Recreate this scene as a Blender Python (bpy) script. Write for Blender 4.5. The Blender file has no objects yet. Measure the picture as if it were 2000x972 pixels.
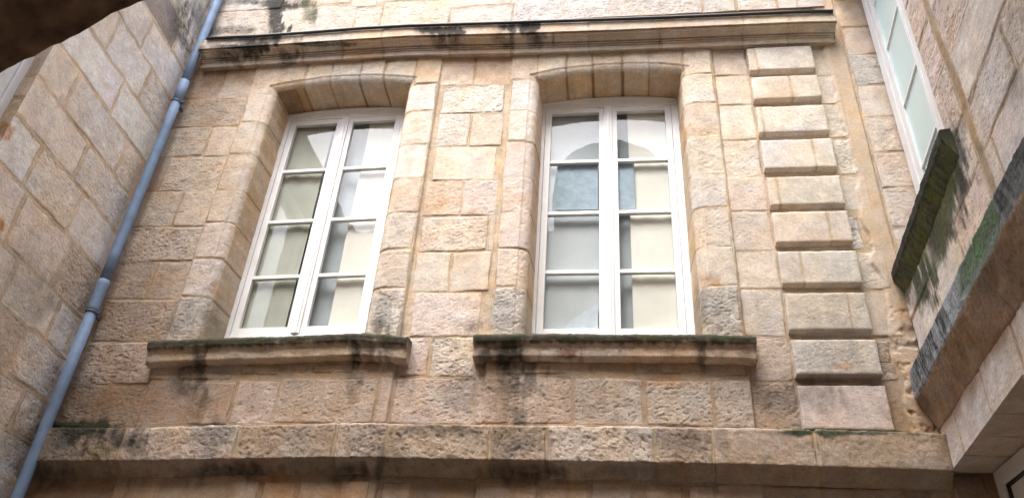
import bpy, math, random
import numpy as np
from mathutils import Matrix, Vector

random.seed(7)
SC = bpy.context.scene
COL = SC.collection
R_ = math.radians

# ------------------------------------------------------------------ camera
# Survey of the photograph: focal length 1550 px at 2000 px width; the three rows are the
# world X (along the facade), Y (into the facade) and Z (up) axes in camera axes.
F, W0, H0 = 1550.0, 2000.0, 972.0
VV = np.array([165.0, 2301.0, -F]); UP = VV/np.linalg.norm(VV)
def _ray(px, py): return np.array([px-1000.0, 486.0-py, -F])
_n = np.cross(_ray(1031, 648), _ray(1356, 647)); AX = np.cross(_n, UP); AX /= np.linalg.norm(AX)
if AX[0] < 0: AX = -AX
AY = -np.cross(AX, UP)
RW = np.stack([AX, AY, UP])               # world_from_cam
CAM = np.array([0.0, -5.3, 1.6])
cd = bpy.data.cameras.new('camera'); cam = bpy.data.objects.new('camera', cd); COL.objects.link(cam)
cd.sensor_width = 36.0; cd.sensor_fit = 'HORIZONTAL'; cd.lens = F/W0*36.0
cd.clip_start = 0.05; cd.clip_end = 500
M4 = Matrix([list(RW[i]) + [float(CAM[i])] for i in range(3)] + [[0, 0, 0, 1]])
cam.matrix_world = M4
SC.camera = cam

# ------------------------------------------------------------------ world and light
SUN_EL, SUN_AZ = 62.0, 200.0      # azimuth clockwise from +Y
w = bpy.data.worlds.new('World'); SC.world = w; w.use_nodes = True
nt = w.node_tree; nt.nodes.clear()
sky = nt.nodes.new('ShaderNodeTexSky'); sky.sky_type = 'NISHITA'; sky.sun_disc = False
sky.sun_elevation = R_(SUN_EL); sky.sun_rotation = R_(SUN_AZ)
sky.dust_density = 3.0; sky.air_density = 1.0; sky.ozone_density = 1.0
hs = nt.nodes.new('ShaderNodeHueSaturation'); hs.inputs['Saturation'].default_value = 0.45
bg = nt.nodes.new('ShaderNodeBackground'); bg.inputs['Strength'].default_value = 0.15
wo = nt.nodes.new('ShaderNodeOutputWorld')
nt.links.new(sky.outputs[0], hs.inputs['Color']); nt.links.new(hs.outputs[0], bg.inputs['Color']); nt.links.new(bg.outputs[0], wo.inputs['Surface'])
sd_ = bpy.data.lights.new('sun', 'SUN'); sd_.energy = 1.0; sd_.angle = R_(40); sd_.color = (1.0, 0.95, 0.88)
sun = bpy.data.objects.new('sun', sd_); COL.objects.link(sun)
az, el = R_(SUN_AZ), R_(SUN_EL)
tosun = Vector((math.sin(az)*math.cos(el), math.cos(az)*math.cos(el), math.sin(el)))
sun.rotation_euler = tosun.to_track_quat('Z', 'Y').to_euler()
SC.view_settings.view_transform = 'Standard'
SC.view_settings.look = 'None'
SC.view_settings.gamma = 1.0
SC.view_settings.use_curve_mapping = False
SC.view_settings.exposure = 2.2
SC.render.engine = 'CYCLES'
SC.cycles.max_bounces = 10; SC.cycles.diffuse_bounces = 8; SC.cycles.transparent_max_bounces = 12
SC.cycles.use_denoising = True; SC.cycles.denoiser = 'OPENIMAGEDENOISE'; SC.cycles.denoising_input_passes = 'RGB_ALBEDO_NORMAL'; SC.cycles.denoising_prefilter = 'NONE'
SC.cycles.caustics_reflective = False; SC.cycles.caustics_refractive = False

# ------------------------------------------------------------------ survey helpers
def P(px, py, y=0.0):
    r = RW @ _ray(px, py)
    return CAM + r*((y+5.3)/r[1])
def onX(px, py, X0, k=0.0):
    """point on the vertical plane X = X0 + k*y"""
    r = RW @ _ray(px, py)
    t = (X0 + k*CAM[1] - CAM[0])/(r[0] - k*r[1])
    return CAM + r*t
def proj(X, Y, Z):
    X, Y, Z = [np.asarray(a, float) for a in (X, Y, Z)]
    v = np.stack(np.broadcast_arrays(X-CAM[0], Y-CAM[1], Z-CAM[2]), -1) @ RW
    dz = np.minimum(v[..., 2], -1e-3)
    return 1000 - F*v[..., 0]/dz, 486 + F*v[..., 1]/dz
_zt = np.linspace(2.0, 9.6, 400)
def zpy(X, py, y=0.0):
    _, q = proj(X, y, _zt)
    return float(np.interp(-py, -q, _zt))

# ------------------------------------------------------------------ numeric noise
_lat = {}
def vn(x, y, s, seed):
    if seed not in _lat: _lat[seed] = np.random.RandomState(seed).rand(256, 256)*2-1
    L = _lat[seed]
    x = np.asarray(x)/s + 37.3; y = np.asarray(y)/s + 91.7
    xi = np.floor(x).astype(int); yi = np.floor(y).astype(int)
    fx = x-xi; fy = y-yi
    fx = fx*fx*(3-2*fx); fy = fy*fy*(3-2*fy)
    a = L[xi & 255, yi & 255]; b = L[(xi+1) & 255, yi & 255]; c = L[xi & 255, (yi+1) & 255]; d = L[(xi+1) & 255, (yi+1) & 255]
    return (a*(1-fx)+b*fx)*(1-fy) + (c*(1-fx)+d*fx)*fy
def fbm(x, y, s, seed, n=4):
    t = 0; a = 1; tot = 0
    for i in range(n):
        t = t + a*vn(x, y, s/2**i, seed+i*11); tot += a; a *= 0.5
    return t/tot
def sst(a, b, x):
    t = np.clip((x-a)/(b-a), 0, 1); return t*t*(3-2*t)

# ------------------------------------------------------------------ objects
def tag(o, label=None, cat=None, group=None, kind=None):
    if label: o['label'] = label
    if cat: o['category'] = cat
    if group: o['group'] = group
    if kind: o['kind'] = kind
    return o
def empty(name, loc, label, cat, group=None):
    o = bpy.data.objects.new(name, None); COL.objects.link(o); o.location = loc
    o.empty_display_size = 0.1
    return tag(o, label, cat, group)
def link(name, me, mat, parent=None):
    if mat is not None and not me.materials: me.materials.append(mat)
    o = bpy.data.objects.new(name, me); COL.objects.link(o)
    if parent is not None:
        o.parent = parent
        q = parent; off = Vector((0, 0, 0))
        while q is not None:
            off += q.location; q = q.parent
        o.location = -off
        # nested parents already carry their own offset
    return o
def mesh_from(name, verts, faces, smooth=True):
    me = bpy.data.meshes.new(name)
    verts = np.asarray(verts, np.float32); faces = np.asarray(faces, np.int32)
    me.vertices.add(len(verts)); me.vertices.foreach_set('co', verts.ravel())
    k = faces.shape[1]
    me.loops.add(faces.size); me.loops.foreach_set('vertex_index', faces.ravel())
    me.polygons.add(len(faces)); me.polygons.foreach_set('loop_start', np.arange(0, faces.size, k, dtype=np.int32))
    me.polygons.foreach_set('loop_total', np.full(len(faces), k, np.int32))
    me.update(calc_edges=True); me.validate()
    if smooth: me.polygons.foreach_set('use_smooth', np.ones(len(me.polygons), bool))
    return me
def paint(me, col, rgh):
    a = me.attributes.new('tone', 'FLOAT_COLOR', 'POINT')
    c4 = np.ones((len(col), 4), np.float32); c4[:, :3] = col; c4[:, 3] = rgh
    a.data.foreach_set('color', c4.ravel())

class MB:
    def __init__(s): s.v = []; s.f = []
    def add(s, vs, fs):
        n = len(s.v); s.v += [tuple(map(float, v)) for v in vs]; s.f += [tuple(i+n for i in f) for f in fs]
    def hexa(s, p):   # 8 points: bottom 4, top 4 
        s.add(p, [(0, 3, 2, 1), (4, 5, 6, 7), (0, 1, 5, 4), (1, 2, 6, 5), (2, 3, 7, 6), (3, 0, 4, 7)])
    def box(s, a, b):
        x0, y0, z0 = a; x1, y1, z1 = b
        s.hexa([(x0, y0, z0), (x1, y0, z0), (x1, y1, z0), (x0, y1, z0), (x0, y0, z1), (x1, y0, z1), (x1, y1, z1), (x0, y1, z1)])
    def tube(s, pts, r, n=24, caps=True):
        pts = [Vector(p) for p in pts]; rs = r if isinstance(r, (list, tuple)) else [r]*len(pts)
        base = len(s.v); ref = None
        for i, p in enumerate(pts):
            t = (pts[min(i+1, len(pts)-1)]-pts[max(i-1, 0)]).normalized()
            if ref is None: ref = t.orthogonal().normalized()
            a = (ref - t*ref.dot(t)).normalized(); b = t.cross(a); ref = a
            for k in range(n):
                th = 2*math.pi*k/n; s.v.append(tuple(p + (a*math.cos(th)+b*math.sin(th))*rs[i]))
        for i in range(len(pts)-1):
            for k in range(n):
                k2 = (k+1) % n; q = base+i*n; s.f.append((q+k, q+k2, q+n+k2, q+n+k))
        if caps:
            s.f.append(tuple(base+k for k in range(n))[::-1]); q = base+(len(pts)-1)*n; s.f.append(tuple(q+k for k in range(n)))
    def build(s, name, mat, parent=None, bevel=0.0, smooth=False, fix=True):
        import bmesh
        me = bpy.data.meshes.new(name); me.from_pydata(s.v, [], s.f)
        bm = bmesh.new(); bm.from_mesh(me)
        if fix: bmesh.ops.recalc_face_normals(bm, faces=bm.faces)
        bm.to_mesh(me); bm.free(); me.update()
        o = link(name, me, mat, parent)
        if smooth:
            for p in me.polygons: p.use_smooth = True
        if bevel:
            m = o.modifiers.new('bevel', 'BEVEL'); m.width = bevel; m.segments = 2; m.limit_method = 'ANGLE'; m.angle_limit = R_(40)
        return o

# ------------------------------------------------------------------ materials
def newmat(name):
    m = bpy.data.materials.new(name); m.use_nodes = True; n = m.node_tree
    n.nodes.clear(); out = n.nodes.new('ShaderNodeOutputMaterial')
    b = n.nodes.new('ShaderNodeBsdfPrincipled'); n.links.new(b.outputs[0], out.inputs[0])
    return m, n, b, out
def stone_mat(name, fine=1.0):
    m, n, b, out = newmat(name)
    N = n.nodes.new; L = n.links.new
    tc = N('ShaderNodeTexCoord'); at = N('ShaderNodeAttribute'); at.attribute_name = 'tone'
    def noise(scale, det, rough=0.6, vec=None):
        q = N('ShaderNodeTexNoise'); q.inputs['Scale'].default_value = scale; q.inputs['Detail'].default_value = det; q.inputs['Roughness'].default_value = rough
        L(vec or tc.outputs['Object'], q.inputs['Vector']); return q.outputs['Fac']
    def mth(op, a, c=None, d=None, clamp=False):
        q = N('ShaderNodeMath'); q.operation = op; q.use_clamp = clamp
        for i, v in enumerate((a, c, d)):
            if v is None: continue
            if isinstance(v, (int, float)): q.inputs[i].default_value = v
            else: L(v, q.inputs[i])
        return q.outputs[0]
    def ramp(v, a, c, lo=0.0, hi=1.0):
        q = N('ShaderNodeMapRange'); q.interpolation_type = 'SMOOTHSTEP'
        L(v, q.inputs['Value']); q.inputs[1].default_value = a; q.inputs[2].default_value = c; q.inputs[3].default_value = lo; q.inputs[4].default_value = hi
        return q.outputs[0]
    r = at.outputs['Alpha']
    mp = N('ShaderNodeMapping'); mp.inputs['Scale'].default_value = (1.0, 1.0, 1.9); L(tc.outputs['Object'], mp.inputs['Vector'])
    n1 = noise(9, 5); n2 = noise(55, 4, 0.7); n3 = noise(190, 3, 0.7)
    nw = noise(48, 3, 0.6, mp.outputs[0])
    # pits: small dark holes, strewn in patches
    vo = N('ShaderNodeTexVoronoi'); vo.feature = 'F1'; vo.inputs['Scale'].default_value = 84
    vadd = N('ShaderNodeMixRGB'); vadd.blend_type = 'ADD'; vadd.inputs[0].default_value = 0.035
    nc = N('ShaderNodeTexNoise'); nc.inputs['Scale'].default_value = 40; L(tc.outputs['Object'], nc.inputs['Vector'])
    L(mp.outputs[0], vadd.inputs[1]); L(nc.outputs['Color'], vadd.inputs[2]); L(vadd.outputs[0], vo.inputs['Vector'])
    patch = noise(6.5, 3, 0.6)
    pr = mth('ADD', mth('MULTIPLY', r, 0.40), mth('MULTIPLY', mth('SUBTRACT', patch, 0.5), 0.75))
    thr = mth('ADD', mth('MULTIPLY', pr, 0.62), 0.03)
    pit = mth('SUBTRACT', 1.0, mth('DIVIDE', vo.outputs['Distance'], mth('MAXIMUM', thr, 0.02)), clamp=True)
    vc = N('ShaderNodeSeparateColor'); L(vo.outputs['Color'], vc.inputs[0])
    pit = mth('MULTIPLY', pit, ramp(vc.outputs[0], 0.35, 0.55))
    pit = ramp(pit, 0.0, 0.55)
    # colour
    val = mth('ADD', mth('ADD', mth('MULTIPLY', mth('SUBTRACT', n1, 0.5), 0.55), mth('MULTIPLY', mth('SUBTRACT', n2, 0.5), 0.75)), mth('MULTIPLY', mth('SUBTRACT', n3, 0.5), 0.80))
    val = mth('ADD', val, 1.0)
    val = mth('MULTIPLY', val, mth('SUBTRACT', 1.0, mth('MULTIPLY', pit, 0.80)))
    sc = N('ShaderNodeVectorMath'); sc.operation = 'SCALE'; L(at.outputs['Color'], sc.inputs[0]); L(val, sc.inputs['Scale'])
    # warm / grey drift
    hz = N('ShaderNodeHueSaturation'); L(sc.outputs[0], hz.inputs['Color']); L(ramp(noise(4.0, 4), 0.3, 0.7, 0.78, 1.2), hz.inputs['Saturation'])
    L(hz.outputs[0], b.inputs['Base Color'])
    b.inputs['Roughness'].default_value = 0.92
    b.inputs['Specular IOR Level'].default_value = 0.25
    h = mth('ADD', mth('MULTIPLY', n2, mth('ADD', mth('MULTIPLY', r, 0.45), 0.10)), mth('MULTIPLY', n3, mth('ADD', mth('MULTIPLY', r, 0.80), 0.15)))
    h = mth('ADD', h, mth('MULTIPLY', nw, mth('MULTIPLY', r, 0.8)))
    h = mth('SUBTRACT', h, mth('MULTIPLY', pit, 0.9))
    bp = N('ShaderNodeBump'); bp.inputs['Distance'].default_value = 0.0045*fine; bp.inputs['Strength'].default_value = 0.9
    L(h, bp.inputs['Height']); L(bp.outputs[0], b.inputs['Normal'])
    return m
STONE = stone_mat('limestone')

def simple(name, col, rough=0.5, spec=0.5, nscale=None, namt=0.1, bump=0.0, metal=0.0):
    m, n, b, out = newmat(name); N = n.nodes.new; L = n.links.new
    b.inputs['Roughness'].default_value = rough; b.inputs['Specular IOR Level'].default_value = spec; b.inputs['Metallic'].default_value = metal
    b.inputs['Base Color'].default_value = (*col, 1)
    if nscale:
        tc = N('ShaderNodeTexCoord'); q = N('ShaderNodeTexNoise'); q.inputs['Scale'].default_value = nscale; q.inputs['Detail'].default_value = 5
        L(tc.outputs['Object'], q.inputs['Vector'])
        mr = N('ShaderNodeMapRange'); L(q.outputs['Fac'], mr.inputs[0]); mr.inputs[1].default_value = 0.3; mr.inputs[2].default_value = 0.7
        mr.inputs[3].default_value = 1-namt; mr.inputs[4].default_value = 1+namt
        s = N('ShaderNodeVectorMath'); s.operation = 'SCALE'; s.inputs[0].default_value = col; L(mr.outputs[0], s.inputs['Scale'])
        L(s.outputs[0], b.inputs['Base Color'])
        if bump:
            bp = N('ShaderNodeBump'); bp.inputs['Distance'].default_value = bump; L(q.outputs['Fac'], bp.inputs['Height']); L(bp.outputs[0], b.inputs['Normal'])
    return m
def paint_mat(name, col, dirt=(0.34, 0.29, 0.23), amt=0.5):
    """old gloss paint on wood: faint brush marks, chips and grime specks"""
    m, n, b, out = newmat(name); N = n.nodes.new; L = n.links.new
    tc = N('ShaderNodeTexCoord')
    q = N('ShaderNodeTexNoise'); q.inputs['Scale'].default_value = 38; q.inputs['Detail'].default_value = 6; q.inputs['Roughness'].default_value = 0.7; L(tc.outputs['Object'], q.inputs['Vector'])
    mr = N('ShaderNodeMapRange'); L(q.outputs['Fac'], mr.inputs[0]); mr.inputs[1].default_value = 0.62; mr.inputs[2].default_value = 0.72
    q2 = N('ShaderNodeTexNoise'); q2.inputs['Scale'].default_value = 5; q2.inputs['Detail'].default_value = 4; L(tc.outputs['Object'], q2.inputs['Vector'])
    m2 = N('ShaderNodeMapRange'); L(q2.outputs['Fac'], m2.inputs[0]); m2.inputs[1].default_value = 0.35; m2.inputs[2].default_value = 0.7; m2.inputs[3].default_value = 0.0; m2.inputs[4].default_value = 0.16
    mx0 = N('ShaderNodeMixRGB'); mx0.inputs[1].default_value = (*col, 1); mx0.inputs[2].default_value = (*dirt, 1); L(m2.outputs[0], mx0.inputs[0])
    ma = N('ShaderNodeMath'); ma.operation = 'MULTIPLY'; L(mr.outputs[0], ma.inputs[0]); ma.inputs[1].default_value = amt
    mx = N('ShaderNodeMixRGB'); L(mx0.outputs[0], mx.inputs[1]); mx.inputs[2].default_value = (*dirt, 1); L(ma.outputs[0], mx.inputs[0])
    L(mx.outputs[0], b.inputs['Base Color']); b.inputs['Roughness'].default_value = 0.42
    bp = N('ShaderNodeBump'); bp.inputs['Distance'].default_value = 0.002; bp.inputs['Strength'].default_value = 0.5; L(q.outputs['Fac'], bp.inputs['Height']); L(bp.outputs[0], b.inputs['Normal'])
    return m
WHITE = paint_mat('white_paint', (0.85, 0.85, 0.86), amt=.35)
WHITE2 = paint_mat('white_paint_side', (0.80, 0.81, 0.83), amt=0.25)
BLACK = simple('black_rubber', (0.022, 0.023, 0.028), 0.45, 0.4, 30, 0.3)
DARK = simple('dark_room', (0.10, 0.12, 0.14), 0.9, 0.2, 3, 0.2)
PVC = simple('blue_grey_pipe_paint', (0.185, 0.265, 0.40), 0.58, 0.35, 9, 0.16, 0.0008)
PVC2 = simple('collar_metal', (0.09, 0.11, 0.15), 0.5, 0.5, 30, 0.3)

def glass_mat(name, k=1.8, rough=0.0, wave=0.0008):
    m = bpy.data.materials.new(name); m.use_nodes = True; n = m.node_tree; n.nodes.clear(); N = n.nodes.new; L = n.links.new
    out = N('ShaderNodeOutputMaterial'); tr = N('ShaderNodeBsdfTransparent'); tr.inputs[0].default_value = (0.985, 0.99, 0.99, 1)
    gl = N('ShaderNodeBsdfGlossy'); gl.inputs['Roughness'].default_value = rough
    fr = N('ShaderNodeFresnel'); fr.inputs[0].default_value = 1.5
    ma = N('ShaderNodeMath'); ma.operation = 'MULTIPLY'; ma.inputs[1].default_value = k; ma.use_clamp = True
    gm_ = N('ShaderNodeNewGeometry'); ff = N('ShaderNodeMath'); ff.operation = 'SUBTRACT'; ff.inputs[0].default_value = 1.0; L(gm_.outputs['Backfacing'], ff.inputs[1])
    f2 = N('ShaderNodeMath'); f2.operation = 'MULTIPLY'; L(fr.outputs[0], f2.inputs[0]); L(ff.outputs[0], f2.inputs[1]); L(f2.outputs[0], ma.inputs[0])
    mx = N('ShaderNodeMixShader'); L(ma.outputs[0], mx.inputs[0]); L(tr.outputs[0], mx.inputs[1]); L(gl.outputs[0], mx.inputs[2]); L(mx.outputs[0], out.inputs[0])
    tc = N('ShaderNodeTexCoord'); q = N('ShaderNodeTexNoise'); q.inputs['Scale'].default_value = 3.5; q.inputs['Detail'].default_value = 2; L(tc.outputs['Object'], q.inputs['Vector'])
    bp = N('ShaderNodeBump'); bp.inputs['Distance'].default_value = wave; L(q.outputs['Fac'], bp.inputs['Height']); L(bp.outputs[0], gl.inputs['Normal'])
    return m
GLASS = glass_mat('window_glass', 1.9)
FROST = simple('frosted_glass', (0.56, 0.72, 0.73), 0.25, 0.5, 2.0, 0.04)
def cloth_mat(name, col):
    m, n, b, out = newmat(name); N = n.nodes.new; L = n.links.new
    tc = N('ShaderNodeTexCoord'); q = N('ShaderNodeTexNoise'); q.inputs['Scale'].default_value = 2.2; q.inputs['Detail'].default_value = 4; L(tc.outputs['Object'], q.inputs['Vector'])
    mr = N('ShaderNodeMapRange'); L(q.outputs['Fac'], mr.inputs[0]); mr.inputs[1].default_value = .3; mr.inputs[2].default_value = .7; mr.inputs[3].default_value = .88; mr.inputs[4].default_value = 1.06
    s = N('ShaderNodeVectorMath'); s.operation = 'SCALE'; s.inputs[0].default_value = col; L(mr.outputs[0], s.inputs['Scale'])
    L(s.outputs[0], b.inputs['Base Color']); b.inputs['Roughness'].default_value = 0.9
    return m

# ------------------------------------------------------------------ stone colours
PAL = {'t': (.575, .485, .385), 'g': (.56, .495, .415), 'o': (.58, .455, .33), 'p': (.565, .47, .385), 'l': (.61, .54, .44),
       'd': (.36, .295, .225), 'w': (.60, .54, .465), 'b': (.46, .365, .275), 'k': (.24, .205, .17)}
MORT = np.array((.48, .37, .262))

# patches of soot, moss and rust: x, y, rx, ry, strength, colour (of the stain itself)
SOOT = (.045, .042, .036); MOSS = (.07, .085, .03); RUST = (.40, .20, .09); GREY = (.22, .21, .20); BLUE = (.10, .12, .13)
STAINS = [
 (540, 30, 16, 50, .9, SOOT), (560, 12, 40, 10, .95, SOOT), (600, 10, 14, 26, .6, (.10, .10, .05)), (500, 6, 60, 7, .6, SOOT), (460, 60, 50, 8, .45, SOOT),
 (455, 92, 40, 6, .85, SOOT), (500, 95, 40, 16, .85, SOOT), (450, 112, 34, 16, .6, SOOT), (565, 108, 26, 14, .5, SOOT), (520, 80, 70, 6, .5, SOOT), (405, 60, 20, 24, .4, GREY), (620, 86, 60, 4, .55, SOOT),
 (850, 60, 42, 9, .95, SOOT), (860, 74, 36, 16, .55, SOOT), (1000, 56, 28, 12, .85, SOOT), (1035, 55, 24, 12, .85, SOOT), (1050, 74, 22, 16, .5, SOOT), (980, 75, 20, 14, .4, SOOT),
 (360, 40, 34, 60, .55, SOOT), (395, 20, 20, 50, .35, GREY), (270, 70, 60, 60, .15, GREY),
 (430, 150, 70, 18, .35, (.26, .17, .10)), (620, 180, 60, 14, .3, RUST), (935, 130, 55, 26, .25, RUST), (1120, 62, 60, 14, .2, RUST),
 (380, 625, 46, 42, .45, GREY), (420, 620, 22, 34, .4, SOOT), (345, 640, 30, 30, .3, GREY), (755, 610, 26, 40, .5, GREY), (740, 640, 16, 20, .5, SOOT),
 (975, 610, 30, 44, .35, GREY), (925, 642, 20, 16, .4, SOOT), (1400, 610, 46, 46, .35, GREY), (1375, 600, 12, 40, .3, SOOT),
 (390, 700, 14, 40, .6, SOOT), (365, 745, 30, 40, .5, SOOT), (390, 790, 26, 40, .3, SOOT), (695, 690, 12, 34, .75, SOOT), (730, 690, 24, 26, .45, SOOT), (690, 750, 14, 40, .3, SOOT),
 (985, 690, 22, 34, .7, SOOT), (945, 700, 12, 30, .5, SOOT), (1010, 740, 34, 60, .45, SOOT), (1120, 690, 34, 14, .6, (.15, .07, .035)), (985, 760, 50, 50, .3, SOOT), (890, 760, 30, 40, .25, SOOT),
 (1370, 690, 10, 26, .5, SOOT), (1290, 745, 70, 10, .25, RUST), (1460, 690, 22, 14, .35, SOOT), (1150, 790, 60, 50, .15, SOOT),
 (170, 850, 64, 26, .85, SOOT), (165, 832, 80, 8, .9, (.05, .06, .03)), (235, 862, 46, 26, .4, SOOT), (110, 868, 20, 26, .35, GREY), (200, 885, 30, 14, .3, MOSS),
 (420, 855, 50, 30, .3, SOOT), (600, 850, 60, 30, .2, GREY), (720, 855, 60, 30, .3, SOOT), (850, 838, 70, 12, .5, SOOT), (1010, 860, 60, 34, .35, SOOT), (1340, 860, 90, 26, .3, SOOT),
 (1640, 844, 150, 5, .75, (.06, .07, .045)), (1570, 846, 50, 7, .6, (.05, .065, .04)),
 (450, 920, 90, 16, .5, SOOT), (120, 925, 70, 20, .4, SOOT), (700, 925, 60, 20, .5, SOOT), (1020, 925, 90, 18, .5, SOOT), (1240, 920, 90, 14, .45, GREY), (745, 890, 10, 34, .4, SOOT),
 (240, 945, 150, 20, .3, (.22, .12, .07)), (560, 950, 90, 22, .25, RUST), (700, 965, 60, 16, .3, RUST),
 (1640, 640, 40, 30, .15, GREY), (1630, 700, 60, 40, .2, GREY), (1600, 600, 60, 40, .15, GREY), (1560, 770, 90, 30, .25, SOOT),
 (1850, 420, 34, 60, .5, (.13, .13, .09)), (1815, 490, 36, 50, .55, (.11, .115, .075)), (1790, 540, 30, 40, .5, (.12, .12, .09)), (1868, 340, 20, 80, .65, (.10, .10, .075)), (1842, 430, 26, 70, .6, (.10, .105, .07)), (1800, 545, 28, 44, .65, (.10, .105, .07)), (1830, 460, 46, 30, .62, SOOT), (1860, 330, 14, 60, .85, (.07, .08, .035)), (1840, 420, 18, 70, .55, (.08, .09, .035)), (1800, 500, 16, 50, .6, (.11, .13, .04)), (1800, 545, 22, 36, .7, (.06, .07, .045)),
 (1880, 330, 12, 70, .45, SOOT), (1770, 560, 10, 20, .5, SOOT),
 (1880, 400, 8, 60, .5, SOOT), (1985, 180, 18, 50, .35, GREY), (1975, 40, 30, 40, .15, (.3, .22, .16)),
 (200, 20, 20, 20, .2, GREY), (30, 580, 90, 60, .25, GREY), (60, 540, 60, 60, .2, (.16, .14, .12)), (120, 760, 60, 60, .2, SOOT), (60, 860, 60, 60, .3, SOOT),
 (10, 252, 14, 16, .7, RUST), (2, 440, 5, 12, .8, RUST),
 (1160, 575, 4, 4, 0, RUST), (300, 360, 40, 30, .15, RUST), (430, 560, 24, 16, .55, (.42, .27, .17)), (1380, 545, 22, 12, .55, (.42, .27, .17)), (860, 395, 50, 22, .22, RUST), (1535, 165, 24, 16, .3, (.45, .30, .20)), (1648, 715, 20, 8, .5, RUST)]
def stained(col, px, py, X, Z):
    """mix the stain colours into a colour field; edges broken up with noise"""
    nz = fbm(X, Z, 0.16, 301, 4); nf = fbm(X, Z, 0.03, 311, 3); nv = fbm(X, Z*0.25, 0.05, 321, 3)
    for (sx, sy, rx, ry, st, c) in STAINS:
        if st <= 0: continue
        m = (np.abs(px-sx) < 2.2*rx) & (np.abs(py-sy) < 2.2*ry)
        if not m.any(): continue
        wob_ = min(rx, 26)*.9
        d = np.sqrt(((px[m]-sx+wob_*nv[m]+.6*wob_*nz[m])/rx)**2 + ((py[m]-sy+.8*min(ry, 26)*nz[m])/ry)**2)
        f = 1-sst(.45, 1.45, d + .45*nz[m] + .55*nv[m] + .35*nf[m])
        f = np.clip(f*st*(1.3+.8*nf[m]), 0, .97)[:, None]
        col[m] = col[m]*(1-f) + np.array(c)*f
    return col

def blocks_eval(S, Z, blocks, seed, joint=0.010, rnd=0.018, wob=0.010):
    """S,Z arrays; blocks = (s0,s1,z0,z1,colour,rough). Returns sdf, colour, rough, cuts."""
    shp = S.shape
    wS = S + wob*fbm(S, Z, .11, seed, 3); wZ = Z + wob*.8*fbm(S, Z, .13, seed+5, 3)
    sd = np.full(shp, 9.0); col = np.empty(shp+(3,)); col[:] = MORT; rg = np.full(shp, .25); tilt = np.zeros(shp)
    rs = np.random.RandomState(seed)
    for (s0, s1, z0, z1, c, r) in blocks:
        if s1 < s0: s0, s1 = s1, s0
        if z1 < z0: z0, z1 = z1, z0
        base = np.array(PAL[c])*np.array([1, .995, 1.035])*(1+.13*(rs.rand()-.5))*(1+.025*(rs.rand(3)-.5))
        tx, tz, off = (rs.rand()-.5)*.009, (rs.rand()-.5)*.009, (rs.rand()-.5)*.004
        jit = (rs.rand(4)-.5)*.009
        m = (wS > s0-.04) & (wS < s1+.04) & (wZ > z0-.04) & (wZ < z1+.04)
        if not m.any(): continue
        cx, cz = (s0+s1)/2, (z0+z1)/2; hx, hz = (s1-s0)/2-joint/2, (z1-z0)/2-joint/2
        rr = min(.014, hx*.5, hz*.5)
        a = wS[m]-cx; b_ = wZ[m]-cz
        a = a + jit[0]*b_/max(hz, .05); b_ = b_ + jit[1]*a/max(hx, .05)
        qx = np.abs(a)-(hx-rr); qz = np.abs(b_)-(hz-rr)
        d = np.sqrt(np.maximum(qx, 0)**2+np.maximum(qz, 0)**2) + np.minimum(np.maximum(qx, qz), 0) - rr
        cur = sd[m]; up = d < cur
        idx = np.where(m); idx = tuple(i[up] for i in idx)
        sd[idx] = d[up]; col[idx] = base; rg[idx] = r/9.0
        tilt[idx] = off + tx*a[up]/max(hx, .05) + tz*b_[up]/max(hz, .05)*.6
    return sd, col, rg, tilt

def stone_surface(S, Z, blocks, seed, joint=.004, depth=.008, wob=.008, rough_k=1.0):
    """returns outward height, colour, roughness for the stone field"""
    sd, bc, rg, tilt = blocks_eval(S, Z, blocks, seed, joint=joint, wob=wob)
    chip = .004*fbm(S, Z, .045, seed+70, 3)
    fillv = fbm(S, Z, .22, seed+91, 3)           # some joints flush with mortar, some open
    e = sd + chip + .0035 + .006*np.clip(fillv, -.5, .6)
    inside = 1-sst(-.013, .002, e)               # 1 on the stone, 0 in the joint
    jd = depth*np.clip(.40 + 1.1*fillv, .0, 1.2)
    grime = None; n1 = fbm(S, Z, .075, seed+20, 4); n2 = fbm(S, Z, .028, seed+30, 3); n3 = vn(S, Z, .012, seed+40)
    pn = fbm(S, Z*1.7, .024, seed+50, 2)
    pits = sst(.22, .55, pn)*rg
    h = inside*(tilt + .004*n1*(.5+rg) + rough_k*rg*(.0013*n2 + .0023*n3) - rough_k*.0055*pits)
    h = h - (1-inside)*(jd + .002*n2)
    ero = sst(.30, .55, fbm(S, Z, .17, seed+60, 4))*rg     # flaked-off faces
    h = h - inside*ero*.005
    mort = MORT*(1+.22*fbm(S, Z, .12, seed+80, 3))[..., None]*(1+.10*n3)[..., None]
    var = 1 + .16*n1 + .07*n2 - .16*pits + .05*ero
    warm = fbm(S, Z, .35, seed+99, 4)
    c = bc*var[..., None]
    c = c*np.stack([1+.05*warm, 1-.02*warm, 1-.14*warm], -1)
    edge = sst(-.05, -.005, e)*inside*np.clip(.35+.8*fillv, 0, 1)*.5
    c = c*(1-edge[..., None]) + (c*.55+mort*.45)*edge[..., None]
    fill = np.clip(inside, 0, 1)[..., None]
    crack = (1-sst(.0, .005, np.abs(e+.001)))*np.clip(.35+fillv*1.6, 0, 1)
    c = c*fill + mort*(1-fill)
    c = c*(1-.55*crack)[..., None]
    return h, c, np.where(inside > .5, .25+.75*rg, .3), inside

def grid_faces(nu, nv, keep=None):
    i = np.arange(nu-1)[:, None]*nv + np.arange(nv-1)[None, :]
    f = np.stack([i, i+nv, i+nv+1, i+1], -1)
    if keep is not None: f = f[keep]
    return f.reshape(-1, 4)
def compact(V, Fc, *att):
    used = np.zeros(len(V), bool); used[Fc.ravel()] = True
    mp = np.cumsum(used)-1
    return (V[used], mp[Fc]) + tuple(a[used] for a in att)

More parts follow.
